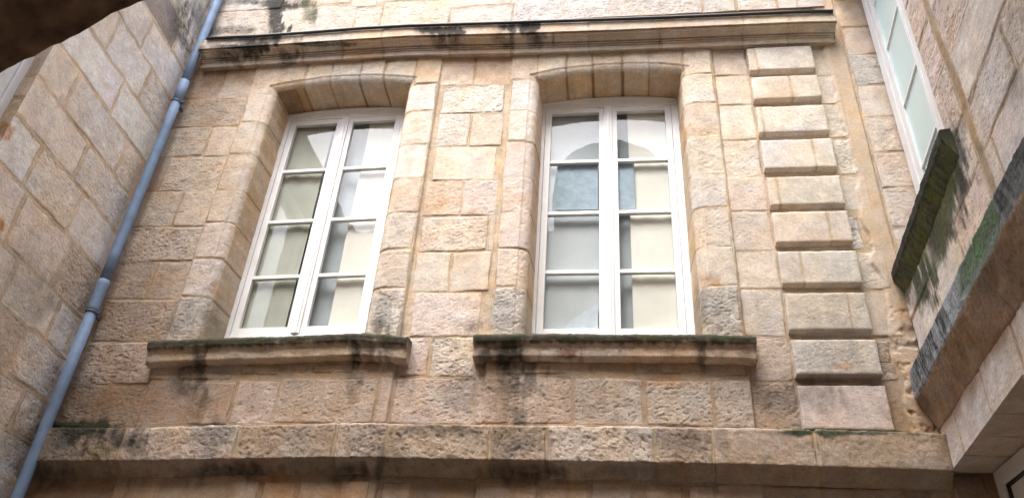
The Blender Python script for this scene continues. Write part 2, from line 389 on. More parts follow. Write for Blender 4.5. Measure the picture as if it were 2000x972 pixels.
# ================================================================== MAIN FACADE
facade = empty('stone_facade', (0, 0, 0), 'weathered limestone facade with two tall white casement windows and a stack of raised quoins', 'building')
CELL = 0.0068
XA, XB, ZA, ZB = -4.42, 2.42, 2.95, 8.16
WIN = {   # lip of the stone opening: X0, X1, arch z left, crown, right
 'L': dict(x0=-3.41, x1=-1.895, zl=7.235, zc=7.33, zr=7.255),
 'R': dict(x0=-0.79, x1=0.705, zl=7.225, zc=7.325, zr=7.235)}
def arch_z(wd, X):
    t = (X-wd['x0'])/(wd['x1']-wd['x0'])
    lin = wd['zl']+(wd['zr']-wd['zl'])*t
    sag = wd['zc']-(wd['zl']+wd['zr'])/2
    return lin + sag*(1-(2*t-1)**2)
RND = .085
def open_sd(X, Z):
    s = np.full(np.shape(X), 9.0)
    for wd in WIN.values():
        a = np.maximum(np.abs(X-(wd['x0']+wd['x1'])/2)-(wd['x1']-wd['x0'])/2, np.maximum(Z-arch_z(wd, X), 4.30-Z))
        s = np.minimum(s, a)
    return s

MB_ = []   # blocks of the main wall in metres
def colm(x0, x1, ys, cs, rs):
    xm = (x0+x1)/2
    zs = [zpy(xm, y) for y in ys]
    for i in range(len(ys)-1): MB_.append((x0, x1, zs[i+1], zs[i], cs[i], int(rs[i])))
def blk(x0, x1, y0, y1, c, r):
    ym = (y0+y1)/2; xm = (x0+x1)/2
    a = P(x0, ym)[0]; b = P(x1, ym)[0]
    MB_.append((a, b, P(xm, y1)[2], P(xm, y0)[2], c, r))
# left strip
E1 = -3.605
def lrow(y0, y1, splits, cs, rs):
    ym = (y0+y1)/2; xs = [-4.42]+[P(s, ym)[0] for s in splits]+[E1]
    for i in range(len(xs)-1):
        xm = (xs[i]+xs[i+1])/2
        MB_.append((xs[i], xs[i+1], zpy(xm, y1), zpy(xm, y0), cs[i], int(rs[i])))
lrow(95, 132, [], 'o', '5'); lrow(132, 190, [432], 'bt', '53'); lrow(190, 245, [], 'b', '7'); lrow(245, 303, [402], 'gt', '64')
lrow(303, 370, [318], 'bt', '27'); lrow(370, 440, [345], 'tt', '54'); lrow(440, 508, [], 't', '9'); lrow(508, 582, [293], 'bb', '64')
lrow(582, 665, [188], 'bb', '38'); lrow(665, 749, [], 'p', '8'); lrow(749, 832, [], 'b', '6')
# left surround of left window
colm(-3.60, -3.24, [182, 237, 300, 370, 434, 503, 579, 672], 'ttttpgg', '3334457')
# right surround of left window
colm(-2.06, -1.68, [165, 217, 280, 347, 415, 487, 563, 662], 'wlwotpg', '3313347')
# left surround of right window
colm(-.965, -.64, [155, 215, 275, 345, 413, 485, 560, 662], 'wlppptg', '4424347')
# right surround of right window
colm(.56, .912, [145, 202, 267, 338, 405, 482, 558, 662], 'ltggttg', '4444427')
# panel between the windows
for b in [(860, 927, 103, 164, 't', 2), (927, 1000, 103, 164, 'o', 1), (862, 985, 164, 217, 'l', 7), (852, 917, 217, 282, 'l', 6), (917, 982, 217, 282, 't', 3),
          (846, 968, 282, 348, 't', 1), (826, 900, 348, 418, 'o', 4), (900, 970, 348, 418, 'p', 4), (820, 952, 418, 488, 'p', 6), (952, 966, 418, 488, 't', 2),
          (806, 878, 488, 567, 't', 2), (878, 958, 488, 567, 't', 1), (802, 938, 567, 655, 'p', 4), (775, 835, 655, 733, 'p', 4), (838, 928, 655, 733, 'g', 8),
          (765, 926, 735, 826, 'p', 6)]: blk(*b)
# panel right of the right window
colm(.918, 1.228, [92, 145, 202, 270, 342, 410, 487, 562, 655, 742, 840], 'ttlltttgpb', '2224332346')
colm(1.228, 1.80, [92, 145, 202, 270, 342, 410, 487, 562, 655, 742, 842], 'ttttttttgb', '2222222222')
colm(1.80, 1.985, [92, 147, 200, 267], 'ttt', '334')
for b in [(1632, 1672, 270, 338, 'l', 8), (1642, 1698, 340, 408, 't', 2), (1652, 1684, 418, 484, 'w', 8), (1664, 1734, 489, 563, 'g', 5), (1682, 1757, 567, 656, 't', 1),
          (1706, 1742, 660, 705, 'b', 7), (1716, 1756, 706, 742, 'b', 6)]: blk(*b)
# far reveal of the side window, flush with the facade
colm(2.112, 2.44, [2, 56, 110, 168, 230, 299, 368, 445, 540], 'otlttttt', '21715443')
# frieze and voussoirs
for b in [(487, 545, 122, 184, 't', 4), (545, 597, 118, 160, 't', 5), (597, 647, 118, 172, 'l', 3), (647, 704, 116, 166, 'l', 5), (704, 752, 116, 162, 'l', 4), (752, 812, 118, 160, 'l', 4),
          (812, 864, 106, 164, 'o', 2),
          (992, 1050, 98, 155, 't', 3), (1050, 1107, 100, 150, 'l', 4), (1107, 1157, 100, 146, 'l', 3), (1157, 1215, 100, 144, 'l', 6), (1215, 1267, 98, 144, 'l', 3), (1267, 1334, 96, 146, 't', 6), (1334, 1390, 92, 146, 'l', 3),
          (865, 995, 88, 102, 'o', 2), (1010, 1390, 84, 95, 'o', 2), (500, 860, 100, 113, 'o', 2)]: blk(*b)
# aprons and the rows under the sills
for b in [(286, 352, 706, 742, 'o', 2), (352, 455, 712, 742, 'b', 4), (268, 455, 744, 830, 'b', 4), (455, 538, 742, 829, 'p', 6), (540, 735, 738, 828, 'p', 7), (736, 768, 735, 827, 'p', 4),
          (290, 470, 684, 706, 'o', 2), (470, 548, 714, 732, 'o', 6), (560, 600, 712, 728, 'o', 3), (610, 690, 710, 728, 'o', 4), (698, 730, 706, 730, 'o', 3), (740, 768, 700, 728, 'o', 3), (470, 790, 684, 704, 'o', 3),
          (932, 1022, 702, 732, 'o', 5), (1022, 1152, 706, 731, 'o', 3), (1238, 1372, 704, 730, 'o', 7), (1376, 1459, 702, 734, 'o', 6),
          (928, 1117, 734, 828, 'p', 7), (1121, 1255, 738, 830, 'g', 7), (1262, 1392, 742, 832, 'g', 8), (1394, 1474, 740, 836, 'g', 8)]: blk(*b)
# below the string course
for b in [(60, 240, 925, 1040, 'b', 3), (240, 436, 930, 1040, 'o', 3), (440, 499, 936, 1040, 'o', 2), (503, 572, 938, 1040, 'o', 2), (577, 625, 938, 1040, 't', 2), (658, 716, 936, 1040, 'o', 2),
          (737, 797, 938, 1040, 't', 3), (800, 925, 940, 1040, 'b', 2), (931, 997, 940, 1040, 'b', 2), (1000, 1050, 938, 1040, 'b', 2), (1054, 1150, 940, 1040, 'o', 2), (1154, 1235, 942, 1040, 't', 1),
          (1262, 1338, 944, 1040, 't', 4), (1346, 1398, 946, 1040, 't', 3), (1402, 1770, 946, 1040, 't', 1), (1775, 1858, 946, 1040, 'b', 2), (1862, 1940, 922, 1040, 'b', 5)]: blk(*b)

def main_field(X, Z):
    global INS
    h, c, rg, ins = stone_surface(X, Z, MB_, 5)
    INS = ins
    # three recessed vertical strips: left bay, pier between the windows, right bay
    e1 = sst(0, .012, -3.603-X + .003*fbm(X, Z, .06, 7)); e2 = sst(0, .012, X+1.677+.003*fbm(X, Z, .06, 8))*sst(0, .012, -.967-X+.003*fbm(X, Z, .06, 9))
    e3 = sst(0, .012, X-.915+.003*fbm(X, Z, .06, 10))
    rec = np.clip(e1+e2+e3, 0, 1)
    up = sst(0, .008, X-2.105)*sst(4.86, 4.87, Z)          # reveal of the side window stands a little proud
    h = h - .024*rec + .039*up
    fz = sst(7.20, 7.42, Z + .25*fbm(X, Z, .4, 71, 3))[..., None]*.55
    c = c*(1-fz) + c*np.array((1.0, .91, .78))*fz
    # slow undulation of the old wall
    h = h + .012*fbm(X, Z, 1.1, 12, 2)
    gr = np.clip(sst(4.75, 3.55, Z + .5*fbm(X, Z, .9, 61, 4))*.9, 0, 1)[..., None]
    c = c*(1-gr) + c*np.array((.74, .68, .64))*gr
    gl = np.clip(sst(-2.9, -4.2, X + .5*fbm(X, Z, .8, 65, 4)), 0, 1)[..., None]*.75
    c = c*(1-gl) + c*np.array((.80, .76, .73))*gl
    # rendered / broken corner patch
    rag = sst(.0, .02, X-(1.93+.05*fbm(X, Z, .2, 33)))*(1-up)*sst(0, .01, 2.11-X)
    lowp = sst(4.9, 4.5, Z)
    h = h*(1-.75*rag*(1-.6*lowp)) - .014*rag*sst(.1, .5, fbm(X, Z, .09, 35))*lowp + .006*rag
    c = c*(1-.6*rag[..., None]*(1-.5*lowp[..., None])) + np.array((.56, .42, .30))*.6*rag[..., None]*(1-.5*lowp[..., None])
    return h, c, rg
nx = int((XB-XA)/CELL)+1; nz = int((ZB-ZA)/CELL)+1
gx = np.linspace(XA, XB, nx); gz = np.linspace(ZA, ZB, nz)
GX, GZ = np.meshgrid(gx, gz, indexing='ij')
H, C, RG = main_field(GX, GZ)
T = -open_sd(GX, GZ)
jit = .004*fbm(GX, GZ, .05, 44, 3)
Tt = np.clip(T+jit, 0, RND*.90)
Y = -H + .010*sst(0, .006, Tt) + (RND - np.sqrt(np.maximum(RND**2-Tt**2, 0)))
TM = RND*.90
# snap the ring of vertices just past the border onto it
keep = (T < TM)
d = T-TM
sn = (d > 0) & (d < CELL*1.05)
gxX, gzT = np.gradient(T, gx, gz)
gn = np.maximum(gxX**2+gzT**2, .05)
VX = np.where(sn, GX-d*gxX/gn, GX); VZ = np.where(sn, GZ-d*gzT/gn, GZ)
kp = keep | sn
fk = kp[:-1, :-1] & kp[1:, :-1] & kp[:-1, 1:] & kp[1:, 1:]
qx, qy = proj(GX, Y, GZ)
C = stained(C, qx, qy, GX, GZ)
V = np.stack([VX, Y, VZ], -1).reshape(-1, 3)
Fc = grid_faces(nx, nz, fk)
V2, F2, C2, R2 = compact(V, Fc, C.reshape(-1, 3), RG.ravel())
me = mesh_from('wall', V2, F2); paint(me, np.clip(C2, .01, .9), R2)
link('wall', me, STONE, facade)

def sample(A, X, Z):
    i = np.clip(((X-XA)/(XB-XA)*(nx-1)).round().astype(int), 0, nx-1); j = np.clip(((Z-ZA)/(ZB-ZA)*(nz-1)).round().astype(int), 0, nz-1)
    return A[i, j]
# window reveals (jambs and arched soffit), continuing the stones of the face
FD = .35   # depth of the timber frame behind the face
def reveal(wd, name, parent):
    r = TM; pts = []
    x0, x1 = wd['x0']+r, wd['x1']-r
    zt0 = float(arch_z(wd, np.array(x0)))-r; zt1 = float(arch_z(wd, np.array(x1)))-r
    for z in np.arange(4.30, zt0, .008): pts.append((x0, z, 1, 0))
    for x in np.arange(x0, x1, .008): pts.append((x, float(arch_z(wd, np.array(x)))-r, 0, -1))
    for z in np.arange(zt1, 4.30, -.008): pts.append((x1, z, -1, 0))
    A = np.array(pts); ds = np.concatenate([[RND-.034], np.linspace(RND-.02, FD+.06, 44)])
    PX, DS = np.meshgrid(A[:, 0], ds, indexing='ij'); PZ = np.repeat(A[:, 1:2], len(ds), 1); NX = np.repeat(A[:, 2:3], len(ds), 1); NZ = np.repeat(A[:, 3:4], len(ds), 1)
    cx = sample(C, PX-NX*.05, PZ-NZ*.05); rg = sample(RG, PX-NX*.05, PZ-NZ*.05)
    hh = sample(H, PX-NX*.05, PZ-NZ*.05)
    arc = np.cumsum(np.concatenate([[0], np.hypot(np.diff(A[:, 0]), np.diff(A[:, 1]))])); AR = np.repeat(arc[:, None], len(ds), 1)
    n = fbm(AR, DS, .07, 77, 4); n2 = fbm(AR, DS, .02, 78, 2)
    spl = .022*(DS-RND)/FD                                # slight inward splay
    o = spl + np.clip(hh+.012, -.006, .008) + .0035*n + .002*n2*rg
    o[:, 0] = -.004
    X = PX+NX*o; Z = PZ+NZ*o
    ji = 1-sample(INS, PX-NX*.06, PZ-NZ*.06)
    o = o + .004*ji
    c = cx*(1-.38*ji)[..., None]*(1+.14*n+.06*n2)[..., None]*np.array([1.0, .90, .76])
    V = np.stack([X, DS, Z], -1).reshape(-1, 3)
    m = mesh_from(name, V, grid_faces(len(A), len(ds))); paint(m, np.clip(c.reshape(-1, 3), .01, .9), rg.ravel()*.7)
    return link(name, m, STONE, parent)

# ------------------------------------------------------------------ swept mouldings
def sweep(name, x0, x1, prof, parent, zoff=None, joints=(), pal='t', seed=1, rgh=.5, step=.0075, disp=1.0, axis='X', xw=None, zshrink=None, caps=True, tint=None, colf=None, res=.009, soft=True):
    """prof: list of (out, z) from top-back to bottom-back; runs along X (or along y on a side wall)"""
    pp = [np.array(p, float) for p in prof]; ps = []
    for a, b in zip(pp[:-1], pp[1:]):
        n = max(1, int(np.linalg.norm(b-a)/res))
        for k in range(n): ps.append(a+(b-a)*k/n)
    ps.append(pp[-1]); ps = np.array(ps)
    # soften corners
    q = ps.copy(); q[1:-1] = ps[1:-1]*.5+(ps[:-2]+ps[2:])*.25; ps = q if soft else ps
    tg = np.gradient(ps, axis=0); tg /= np.linalg.norm(tg, axis=1)[:, None]+1e-9
    nr = np.stack([-tg[:, 1], tg[:, 0]], 1)                 # outward (out,z)
    L = np.concatenate([[0], np.cumsum(np.linalg.norm(np.diff(ps, axis=0), axis=1))])
    xs = np.linspace(x0, x1, max(2, int(abs(x1-x0)/step)))
    XX, LL = np.meshgrid(xs, L, indexing='ij')
    O = np.repeat(ps[None, :, 0], len(xs), 0); Zz = np.repeat(ps[None, :, 1], len(xs), 0)
    bl = [x0]+list(joints)+[x1]
    if isinstance(pal, str): pal = (pal*len(bl))[:len(bl)-1]
    blocks = [(bl[i], bl[i+1], -1, L[-1]+1, pal[i], rgh[i] if isinstance(rgh, (list, tuple)) else rgh*9) for i in range(len(bl)-1)]
    h, c, rg, ins = stone_surface(XX, LL, blocks, seed, joint=.007, depth=.007, wob=.006, rough_k=disp)
    h = h*disp + .003*fbm(XX, LL, .05, seed+3, 3)*disp
    fade = np.ones(len(ps)); fade[0] = fade[-1] = 0
    if zoff is not None: Zz = Zz + np.interp(xs, zoff[0], zoff[1])[:, None]
    O = O + nr[None, :, 0]*h*fade; Zz = Zz + nr[None, :, 1]*h*fade
    if axis == 'X': V = np.stack([XX, -O, Zz], -1)
    else:
        sgn, X0, k = axis
        V = np.stack([X0+k*XX+sgn*O, XX, Zz], -1)
    qx, qy = proj(V[..., 0], V[..., 1], V[..., 2])
    if tint is not None: c = c*np.array(tint)
    c = stained(c, qx, qy, XX, LL)
    if colf is not None: c = colf(c, XX, LL, O, Zz, L)
    Vf = V.reshape(-1, 3); Fq = grid_faces(len(xs), len(ps))
    if axis == 'X' or axis[0] < 0: pass
    me = mesh_from(name, Vf, Fq)
    cc = np.clip(c.reshape(-1, 3), .008, .9); rr = rg.ravel()
    if caps:
        import bmesh
        n = len(ps)
        bm = bmesh.new(); bm.from_mesh(me); bm.verts.ensure_lookup_table()
        for s_ in (0, (len(xs)-1)*n):
            ring = [bm.verts[s_+k] for k in range(n)]
            try:
                f = bm.faces.new(ring); f.smooth = False
                bmesh.ops.triangulate(bm, faces=[f])
            except ValueError: pass
        bmesh.ops.recalc_face_normals(bm, faces=bm.faces)
        bm.to_mesh(me); bm.free()
    paint(me, cc, rr)
    return link(name, me, STONE, parent)
def pz(px, py, out): return float(P(px, py, -out)[2])

# string course: tall vertical face over a chamfer
zt = pz(900, 829, .11); zb = pz(900, 896, .11); zi = pz(900, 931, 0)
xr = [75, 300, 700, 900, 1200, 1500, 1855]; yt = [833, 832, 823, 829, 833, 838, 845]; yb = [903, 901, 894, 896, 900, 906, 919]
so = ([float(P(a, b, -.11)[0]) for a, b in zip(xr, yt)], [(pz(a, b, .11)-zt + pz(a, c_, .11)-zb)/2 for a, b, c_ in zip(xr, yt, yb)])
jn = [float(P(a, 865, -.11)[0]) for a in (240, 462, 653, 754, 956, 1068, 1278, 1392, 1593)]
def moss_top(c, XX, LL, O, Zz, L):
    return c
sweep('string_course', float(P(80, 868, -.11)[0]), 2.085, [(-.02, zt+.03), (.10, zt+.006), (.11, zt), (.11, zb), (.090, zb-.008), (.0, zi), (-.02, zi-.002)], facade, so, jn, 'bpbpbbpbbb', 21, [9, 9, 8, 9, 8, 9, 9, 8, 4, 4], disp=1.0, tint=(.86, .84, .82))

# cornice
def cz(py, out): return pz(1560, py, out)
PR = [(-.02, 0, 24), (.185, 0, 25), (.187, 0, 43.0), (.160, 0, 45.8), (.168, 0, 46.2), (.168, 0, 48.0), (.135, 0, 51.5), (.115, 0, 57), (.082, 0, 64.5), (.060, 0, 66.8), (.078, 0, 67.2), (.078, 0, 69.0), (.052, 0, 71.2), (.066, 0, 71.6), (.066, 0, 73), (.050, 0, 75), (.052, 0, 83.5), (.006, 0, 88), (-.02, 0, 89)]
cprof = [(o, cz(py, max(o, 0))) for o, _, py in PR]
xr = [410, 600, 800, 1000, 1200, 1400, 1560, 1630]; yy = [80, 67, 54, 49, 42, 33, 26, 24.5]
z0 = pz(1560, 26, .185)
co = ([float(P(a, b, -.185)[0]) for a, b in zip(xr, yy)], [pz(a, b, .185)-z0 for a, b in zip(xr, yy)])
cj = [float(P(a, 70, -.1)[0]) for a in (512, 600, 675, 752, 880, 1000, 1150, 1290, 1452, 1540)]
sweep('cornice', -4.195, 2.03, cprof, facade, co, cj, 'tttototoooo', 31, .25, disp=.4, res=.005, soft=False)

# attic wall above the cornice
AT = []
def ablk(x0, x1, y0, y1, c, r):
    a = P(x0, (y0+y1)/2, -.02)[0]; b = P(x1, (y0+y1)/2, -.02)[0]
    AT.append((a, b, P((x0+x1)/2, y1, -.02)[2], P((x0+x1)/2, y0, -.02)[2], c, r))
for b in [(400, 530, 22, 92, 't', 6), (530, 690, 14, 92, 'l', 5), (690, 742, 16, 80, 'l', 6), (742, 876, 2, 80, 'l', 6), (876, 1000, 12, 70, 'l', 4), (1000, 1374, -10, 70, 'w', 7), (1374, 1440, -10, 60, 'w', 5),
          (1440, 1522, -10, 60, 'w', 6), (1522, 1560, -10, 60, 'w', 2), (1560, 1640, -10, 60, 'w', 3), (400, 560, -40, 22, 'g', 5), (560, 690, -40, 10, 't', 3), (690, 742, -40, 14, 't', 2), (742, 876, -60, 0, 'w', 5), (876, 1000, -60, 11, 'l', 3),
          (1000, 1640, -60, -11, 'l', 4)]: ablk(*b)
ax = np.arange(-4.42, 2.02, .0075); azv = np.arange(7.95, 8.95, .0075)
AX_, AZ_ = np.meshgrid(ax, azv, indexing='ij')
h, c, rg, _ = stone_surface(AX_, AZ_, AT, 51)
Ya = -.02-h - .012*fbm(AX_, AZ_, 1.1, 12, 2)
qx, qy = proj(AX_, Ya, AZ_); c = stained(c, qx, qy, AX_, AZ_)
me = mesh_from('attic_wall', np.stack([AX_, Ya, AZ_], -1).reshape(-1, 3), grid_faces(len(ax), len(azv))); paint(me, np.clip(c.reshape(-1, 3)*.74, .01, .9), rg.ravel())
link('attic_wall', me, STONE, facade)
# plain masonry behind and above everything (out of the picture)
bk = MB(); bk.box((-5.2, .50, -.1), (-3.5, .9, 9.2)); bk.box((-1.85, .50, -.1), (-.85, .9, 9.2)); bk.box((.78, .50, -.1), (3.2, .9, 9.2))
bk.box((-3.5, .50, -.1), (-1.85, .9, 4.35)); bk.box((-.85, .50, -.1), (.78, .9, 4.35)); bk.box((-3.5, .50, 7.4), (-1.85, .9, 9.2)); bk.box((-.85, .50, 7.4), (.78, .9, 9.2))
bk.box((-4.6, .03, -.1), (2.6, .48, 2.98)); bk.box((-4.6, -.0, 8.92), (2.05, .48, 9.2)); bk.box((2.05, .03, 8.14), (3.2, .48, 9.2))
PLAIN = simple('plain_stone', (.46, .37, .28), .95, .2, 3, .15)
bk.build('wall_core', PLAIN, facade)

# ------------------------------------------------------------------ quoins
QROUGH = .6
QS = [  # x left, x right at bottom edge of face; y top, bottom of face; joint x; palette
 (1456, 1584, 92, 135, 1477, 'tl', 3), (1464, 1594, 148, 191, 1545, 'tl', 6), (1473, 1608, 207, 257, 1490, 'll', 7), (1483, 1625, 272, 327, 1590, 'll', 3),
 (1494, 1641, 344, 399, 1520, 'tg', 3), (1506, 1659, 413, 472, 1620, 'tt', 3), (1517, 1676, 490, 553, 1567, 'gg', 5), (1531, 1697, 571, 643, 1660, 'gg', 6), (1548, 1717, 663, 730, None, 'gg', 8), (1556, 1738, 752, 838, None, 'pp', 5)]
def quoin(i, spec):
    xl, xr, yt, yb, jx, pal, r = spec
    p = .042 if i < 9 else .010
    ym = (yt+yb)/2
    a = 1.232; b = 1.805 if i < 9 else 1.815
    z1 = P((xl+xr)/2, yt, -p)[2]; z0 = P((xl+xr)/2, yb, -p)[2]
    st = .0075
    # one skin: face plus the four returned edges
    us = np.arange(-.10, (b-a)+.10, st); vs = np.arange(-.10, (z1-z0)+.10, st)
    U, Vv = np.meshgrid(us, vs, indexing='ij')
    cu = np.clip(U, 0, b-a); cv = np.clip(Vv, 0, z1-z0)
    dd = np.maximum(np.abs(U-cu), np.abs(Vv-cv))
    X = a+cu; Z = z0+cv
    r = r*QROUGH; bl = [(a-.2, b+.2, z0-.2, z1+.2, pal[0], r)]
    if jx:
        j = P(jx, ym, -p)[0]; bl = [(a-.2, j, z0-.2, z1+.2, pal[0], r), (j, b+.2, z0-.2, z1+.2, pal[1], r)]
    h, c, rg, _ = stone_surface(X, Z, bl, 400+i*7, joint=.005, depth=.005)
    en = .0035*fbm(X+dd, Z, .05, 420+i, 3)
    rim = sst(.018, 0, np.minimum(np.minimum(X-a, b-X), np.minimum(Z-z0, z1-Z)))
    Yq = -p - h*.7 + .002*rim + dd + np.abs(en)*rim
    cx, cz_ = (a+b)/2, (z0+z1)/2
    X = X + en*np.sign(X-cx)*rim*1.2; Z = Z + en*np.sign(Z-cz_)*rim*1.2
    qx, qy = proj(X, Yq, Z); c = stained(c, qx, qy, X, Z)
    me = mesh_from('quoin', np.stack([X, Yq, Z], -1).reshape(-1, 3), grid_faces(len(us), len(vs))); paint(me, np.clip(c.reshape(-1, 3), .01, .9), rg.ravel())
    link('quoin', me, STONE, facade)
for i, s in enumerate(QS): quoin(i, s)

# ------------------------------------------------------------------ windows
def make_window(wd, key):
    yf = FD
    if key == 'L': TL, TR, BL, BR = P(562, 227, yf), P(795, 214, yf), P(436, 659, yf), P(719, 648, yf)
    else: TL, TR, BL, BR = P(1058, 200, yf), P(1320, 196, yf), P(1031, 660, yf), P(1356, 660, yf)
    x0 = (TL[0]+BL[0])/2; x1 = (TR[0]+BR[0])/2
    def zmap(x, z0_, z1_): return z0_+(z1_-z0_)*(x-x0)/(x1-x0)
    k = ((TR[2]-TL[2])+(BR[2]-BL[2]))/2/(x1-x0)           # how far the frame is out of level
    k = k if key == 'L' else 0.0
    zt = TL[2] if key == 'L' else (TL[2]+TR[2])/2; zb = BL[2]-.03
    Wd = x1-x0
    def q(u, y, z): return (x0+u, y, z + k*u)
    def bar(mb, u0, u1, z0_, z1_, y0, y1):
        mb.hexa([q(u0, y0, z0_), q(u1, y0, z0_), q(u1, y1, z0_), q(u0, y1, z0_), q(u0, y0, z1_), q(u1, y0, z1_), q(u1, y1, z1_), q(u0, y1, z1_)])
    fr = MB(); fw = .050
    bar(fr, -.02, fw, zb, zt+.02, yf, yf+.07); bar(fr, Wd-fw, Wd+.02, zb, zt+.02, yf, yf+.07); bar(fr, fw, Wd-fw, zb-.01, zb+.045, yf, yf+.07)
    # arched head rail
    N = 28; H0_ = zt-.075
    for i in range(N):
        u0, u1 = fw*0+Wd*i/N, Wd*(i+1)/N
        f = lambda u: zt+.038*(1-(2*u/Wd-1)**2)+.016
        a, b_ = f(u0), f(u1)
        u0_, u1_ = u0, u1
        ptsb = [q(u0_, yf-.004, H0_), q(u1_, yf-.004, H0_), q(u1_, yf+.066, H0_), q(u0_, yf+.066, H0_), q(u0_, yf-.004, a), q(u1_, yf-.004, b_), q(u1_, yf+.066, b_), q(u0_, yf+.066, a)]
        fr.hexa(ptsb)
    for i in range(N):   # bead along the head
        u0, u1 = Wd*i/N, Wd*(i+1)/N
        g = lambda u: zt-.012+.045*(1-(2*u/Wd-1)**2)
        a, b_ = g(u0), g(u1)
        fr.hexa([q(u0, yf-.014, a-.012), q(u1, yf-.014, b_-.012), q(u1, yf, b_-.012), q(u0, yf, a-.012), q(u0, yf-.014, a), q(u1, yf-.014, b_), q(u1, yf, b_), q(u0, yf, a)])
    win = fr.build('window', WHITE, facade, bevel=.003)
    # rows of panes: heights from the photograph
    if key == 'L': mz = [float(P(540, py, yf)[2]) for py in (334, 432, 540)]; mz = [m-k*(P(540, 430, yf)[0]-x0) for m in mz]
    else: mz = [float(P(1120, py, yf)[2]) for py in (314, 414, 529)]
    mid = Wd/2
    ys = yf+.008
    sash_top = H0_+.004; sash_bot = zb+.045
    cut = .018 if key == 'R' else 0
    for side in (0, 1):
        s = MB(); a, b_ = (fw+.003, mid-.006) if side == 0 else (mid+.006, Wd-fw-.003)
        st = .058; ol, orr = (st, .080) if side == 0 else (.080, st)
        bar(s, a, a+ol, sash_bot, sash_top, ys, ys+.045); bar(s, b_-orr, b_, sash_bot, sash_top, ys, ys+.045)
        bar(s, a+ol, b_-orr, sash_top-.062, sash_top, ys, ys+.045); bar(s, a+ol, b_-orr, sash_bot, sash_bot+.075, ys, ys+.045)
        for m in mz: bar(s, a+ol, b_-orr, m-.018, m+.018, ys+.001, ys+.042)
        # glazing fillets along every edge
        so_ = s.build('sash', WHITE, win, bevel=.004)
        if side == 0:
            t = MB(); bar(t, mid-.038, mid+.038, sash_bot+.004, sash_top-.002, yf-.008, ys-.001); bar(t, mid-.014, mid+.014, sash_bot+.004, sash_top-.002, yf-.016, yf-.0085)
            t.build('meeting_stile', WHITE, win, bevel=.005)
        zs = [sash_bot+.075]+mz[::-1]+[sash_top-.062]
        for j in range(4):
            g = MB(); u0, u1 = a+ol, b_-orr
            z0_ = zs[j]+(.018 if j > 0 else 0); z1_ = zs[j+1]-(.018 if j < 3 else 0)
            rr = (random.random()-.5)*.0035; r2 = (random.random()-.5)*.0035
            yy = ys+.024
            g.hexa([q(u0-.004, yy, z0_-.004), q(u1+.004, yy+rr, z0_-.004), q(u1+.004, yy+rr+.004, z0_-.004), q(u0-.004, yy+.004, z0_-.004),
                    q(u0-.004, yy+r2, z1_+.004), q(u1+.004, yy+rr+r2, z1_+.004), q(u1+.004, yy+rr+r2+.004, z1_+.004), q(u0-.004, yy+r2+.004, z1_+.004)])
            g.build('pane', GLASS, win)
    return win, x0, x1, zb, zt, k
wl = make_window(WIN['L'], 'L'); wr_ = make_window(WIN['R'], 'R')
reveal(WIN['L'], 'reveal', facade); reveal(WIN['R'], 'reveal', facade)

# sills: mossy rounded lip over a plain band
def dark_lip(thk):
    def f(c, XX, LL, O, Zz, L):
        zt_ = Zz.max(axis=1, keepdims=True)
        n = fbm(XX, Zz, .05, 611, 3); n2 = fbm(XX, Zz*.3, .03, 613, 3)
        f1 = 1-sst(0, .05, (LL-LIP) + .028*n + .02*n2)
        f1 = np.clip(f1, 0, 1)*.93
        dk = np.array((.050, .050, .036))[None, None]*(1+.5*n)[..., None]
        g = np.clip(sst(.0, .5, fbm(XX, LL, .12, 617, 3)), 0, 1)[..., None]*f1[..., None]*.6
        c = c*(1-f1[..., None]) + dk*f1[..., None]
        return c*(1-g) + np.array((.06, .075, .03))*g
    return f
LIP = .56
def sill(key, parent):
    o = .125
    if key == 'L': ref = 500; ys_ = (657, 675, 702); xa, xb = 290, 795; xr = [290, 437, 560, 690, 755, 795]; yt_ = [664, 657.5, 654, 647.5, 650.5, 655]
    else: ref = 1200; ys_ = (650, 668, 697); xa, xb = 924, 1477; xr = [924, 1020, 1200, 1350, 1477]; yt_ = [651, 649, 650, 650, 653]
    z1 = pz(ref, ys_[0], o); z2 = pz(ref, ys_[1], o-.015); z3 = pz(ref, ys_[2], .075)
    prof = [(-.46, z1+.10), (-.10, z1+.035), (o-.02, z1+.004), (o-.004, z1-.004), (o, z1-.02), (o-.010, z2+.004), (o-.035, z2-.008), (.082, z2-.03), (.075, z3+.006), (.060, z3-.004), (.030, z3-.010), (-.02, z3-.012)]
    X0 = float(P(xa, ys_[0]+8, -o)[0]); X1 = float(P(xb, ys_[0]+3, -o)[0])
    zo = ([float(P(a, b, -o)[0]) for a, b in zip(xr, yt_)], [pz(a, b, o)-z1 for a, b in zip(xr, yt_)])
    global LIP
    LIP = .64
    jn = [float(P(a, 680, -o)[0]) for a in ((697,) if key == 'L' else (1030, 1376))]
    return sweep('sill', X0, X1, prof, parent, zo, jn, 'oo' if key == 'L' else 'boo', 41 if key == 'L' else 43, .6, colf=dark_lip(.05))
sill('L', wl[0]); sill('R', wr_[0])

# rooms behind the glass
for (wn, x0, x1, zb, zt_, k) in (wl, wr_):
    rm = MB()
    a, b_, c_, d_, e_, f_ = x0-.25, x1+.25, .96, 3.2, zb-.4, zt_+.35
    rm.box((a, d_, e_), (b_, d_+.05, f_)); rm.box((a-.05, .9, e_), (a, d_, f_)); rm.box((b_, .9, e_), (b_+.05, d_, f_)); rm.box((a, .9, e_-.05), (b_, d_, e_)); rm.box((a, .9, f_), (b_, d_, f_+.05))
    rm.build('room_shell', DARK, facade)

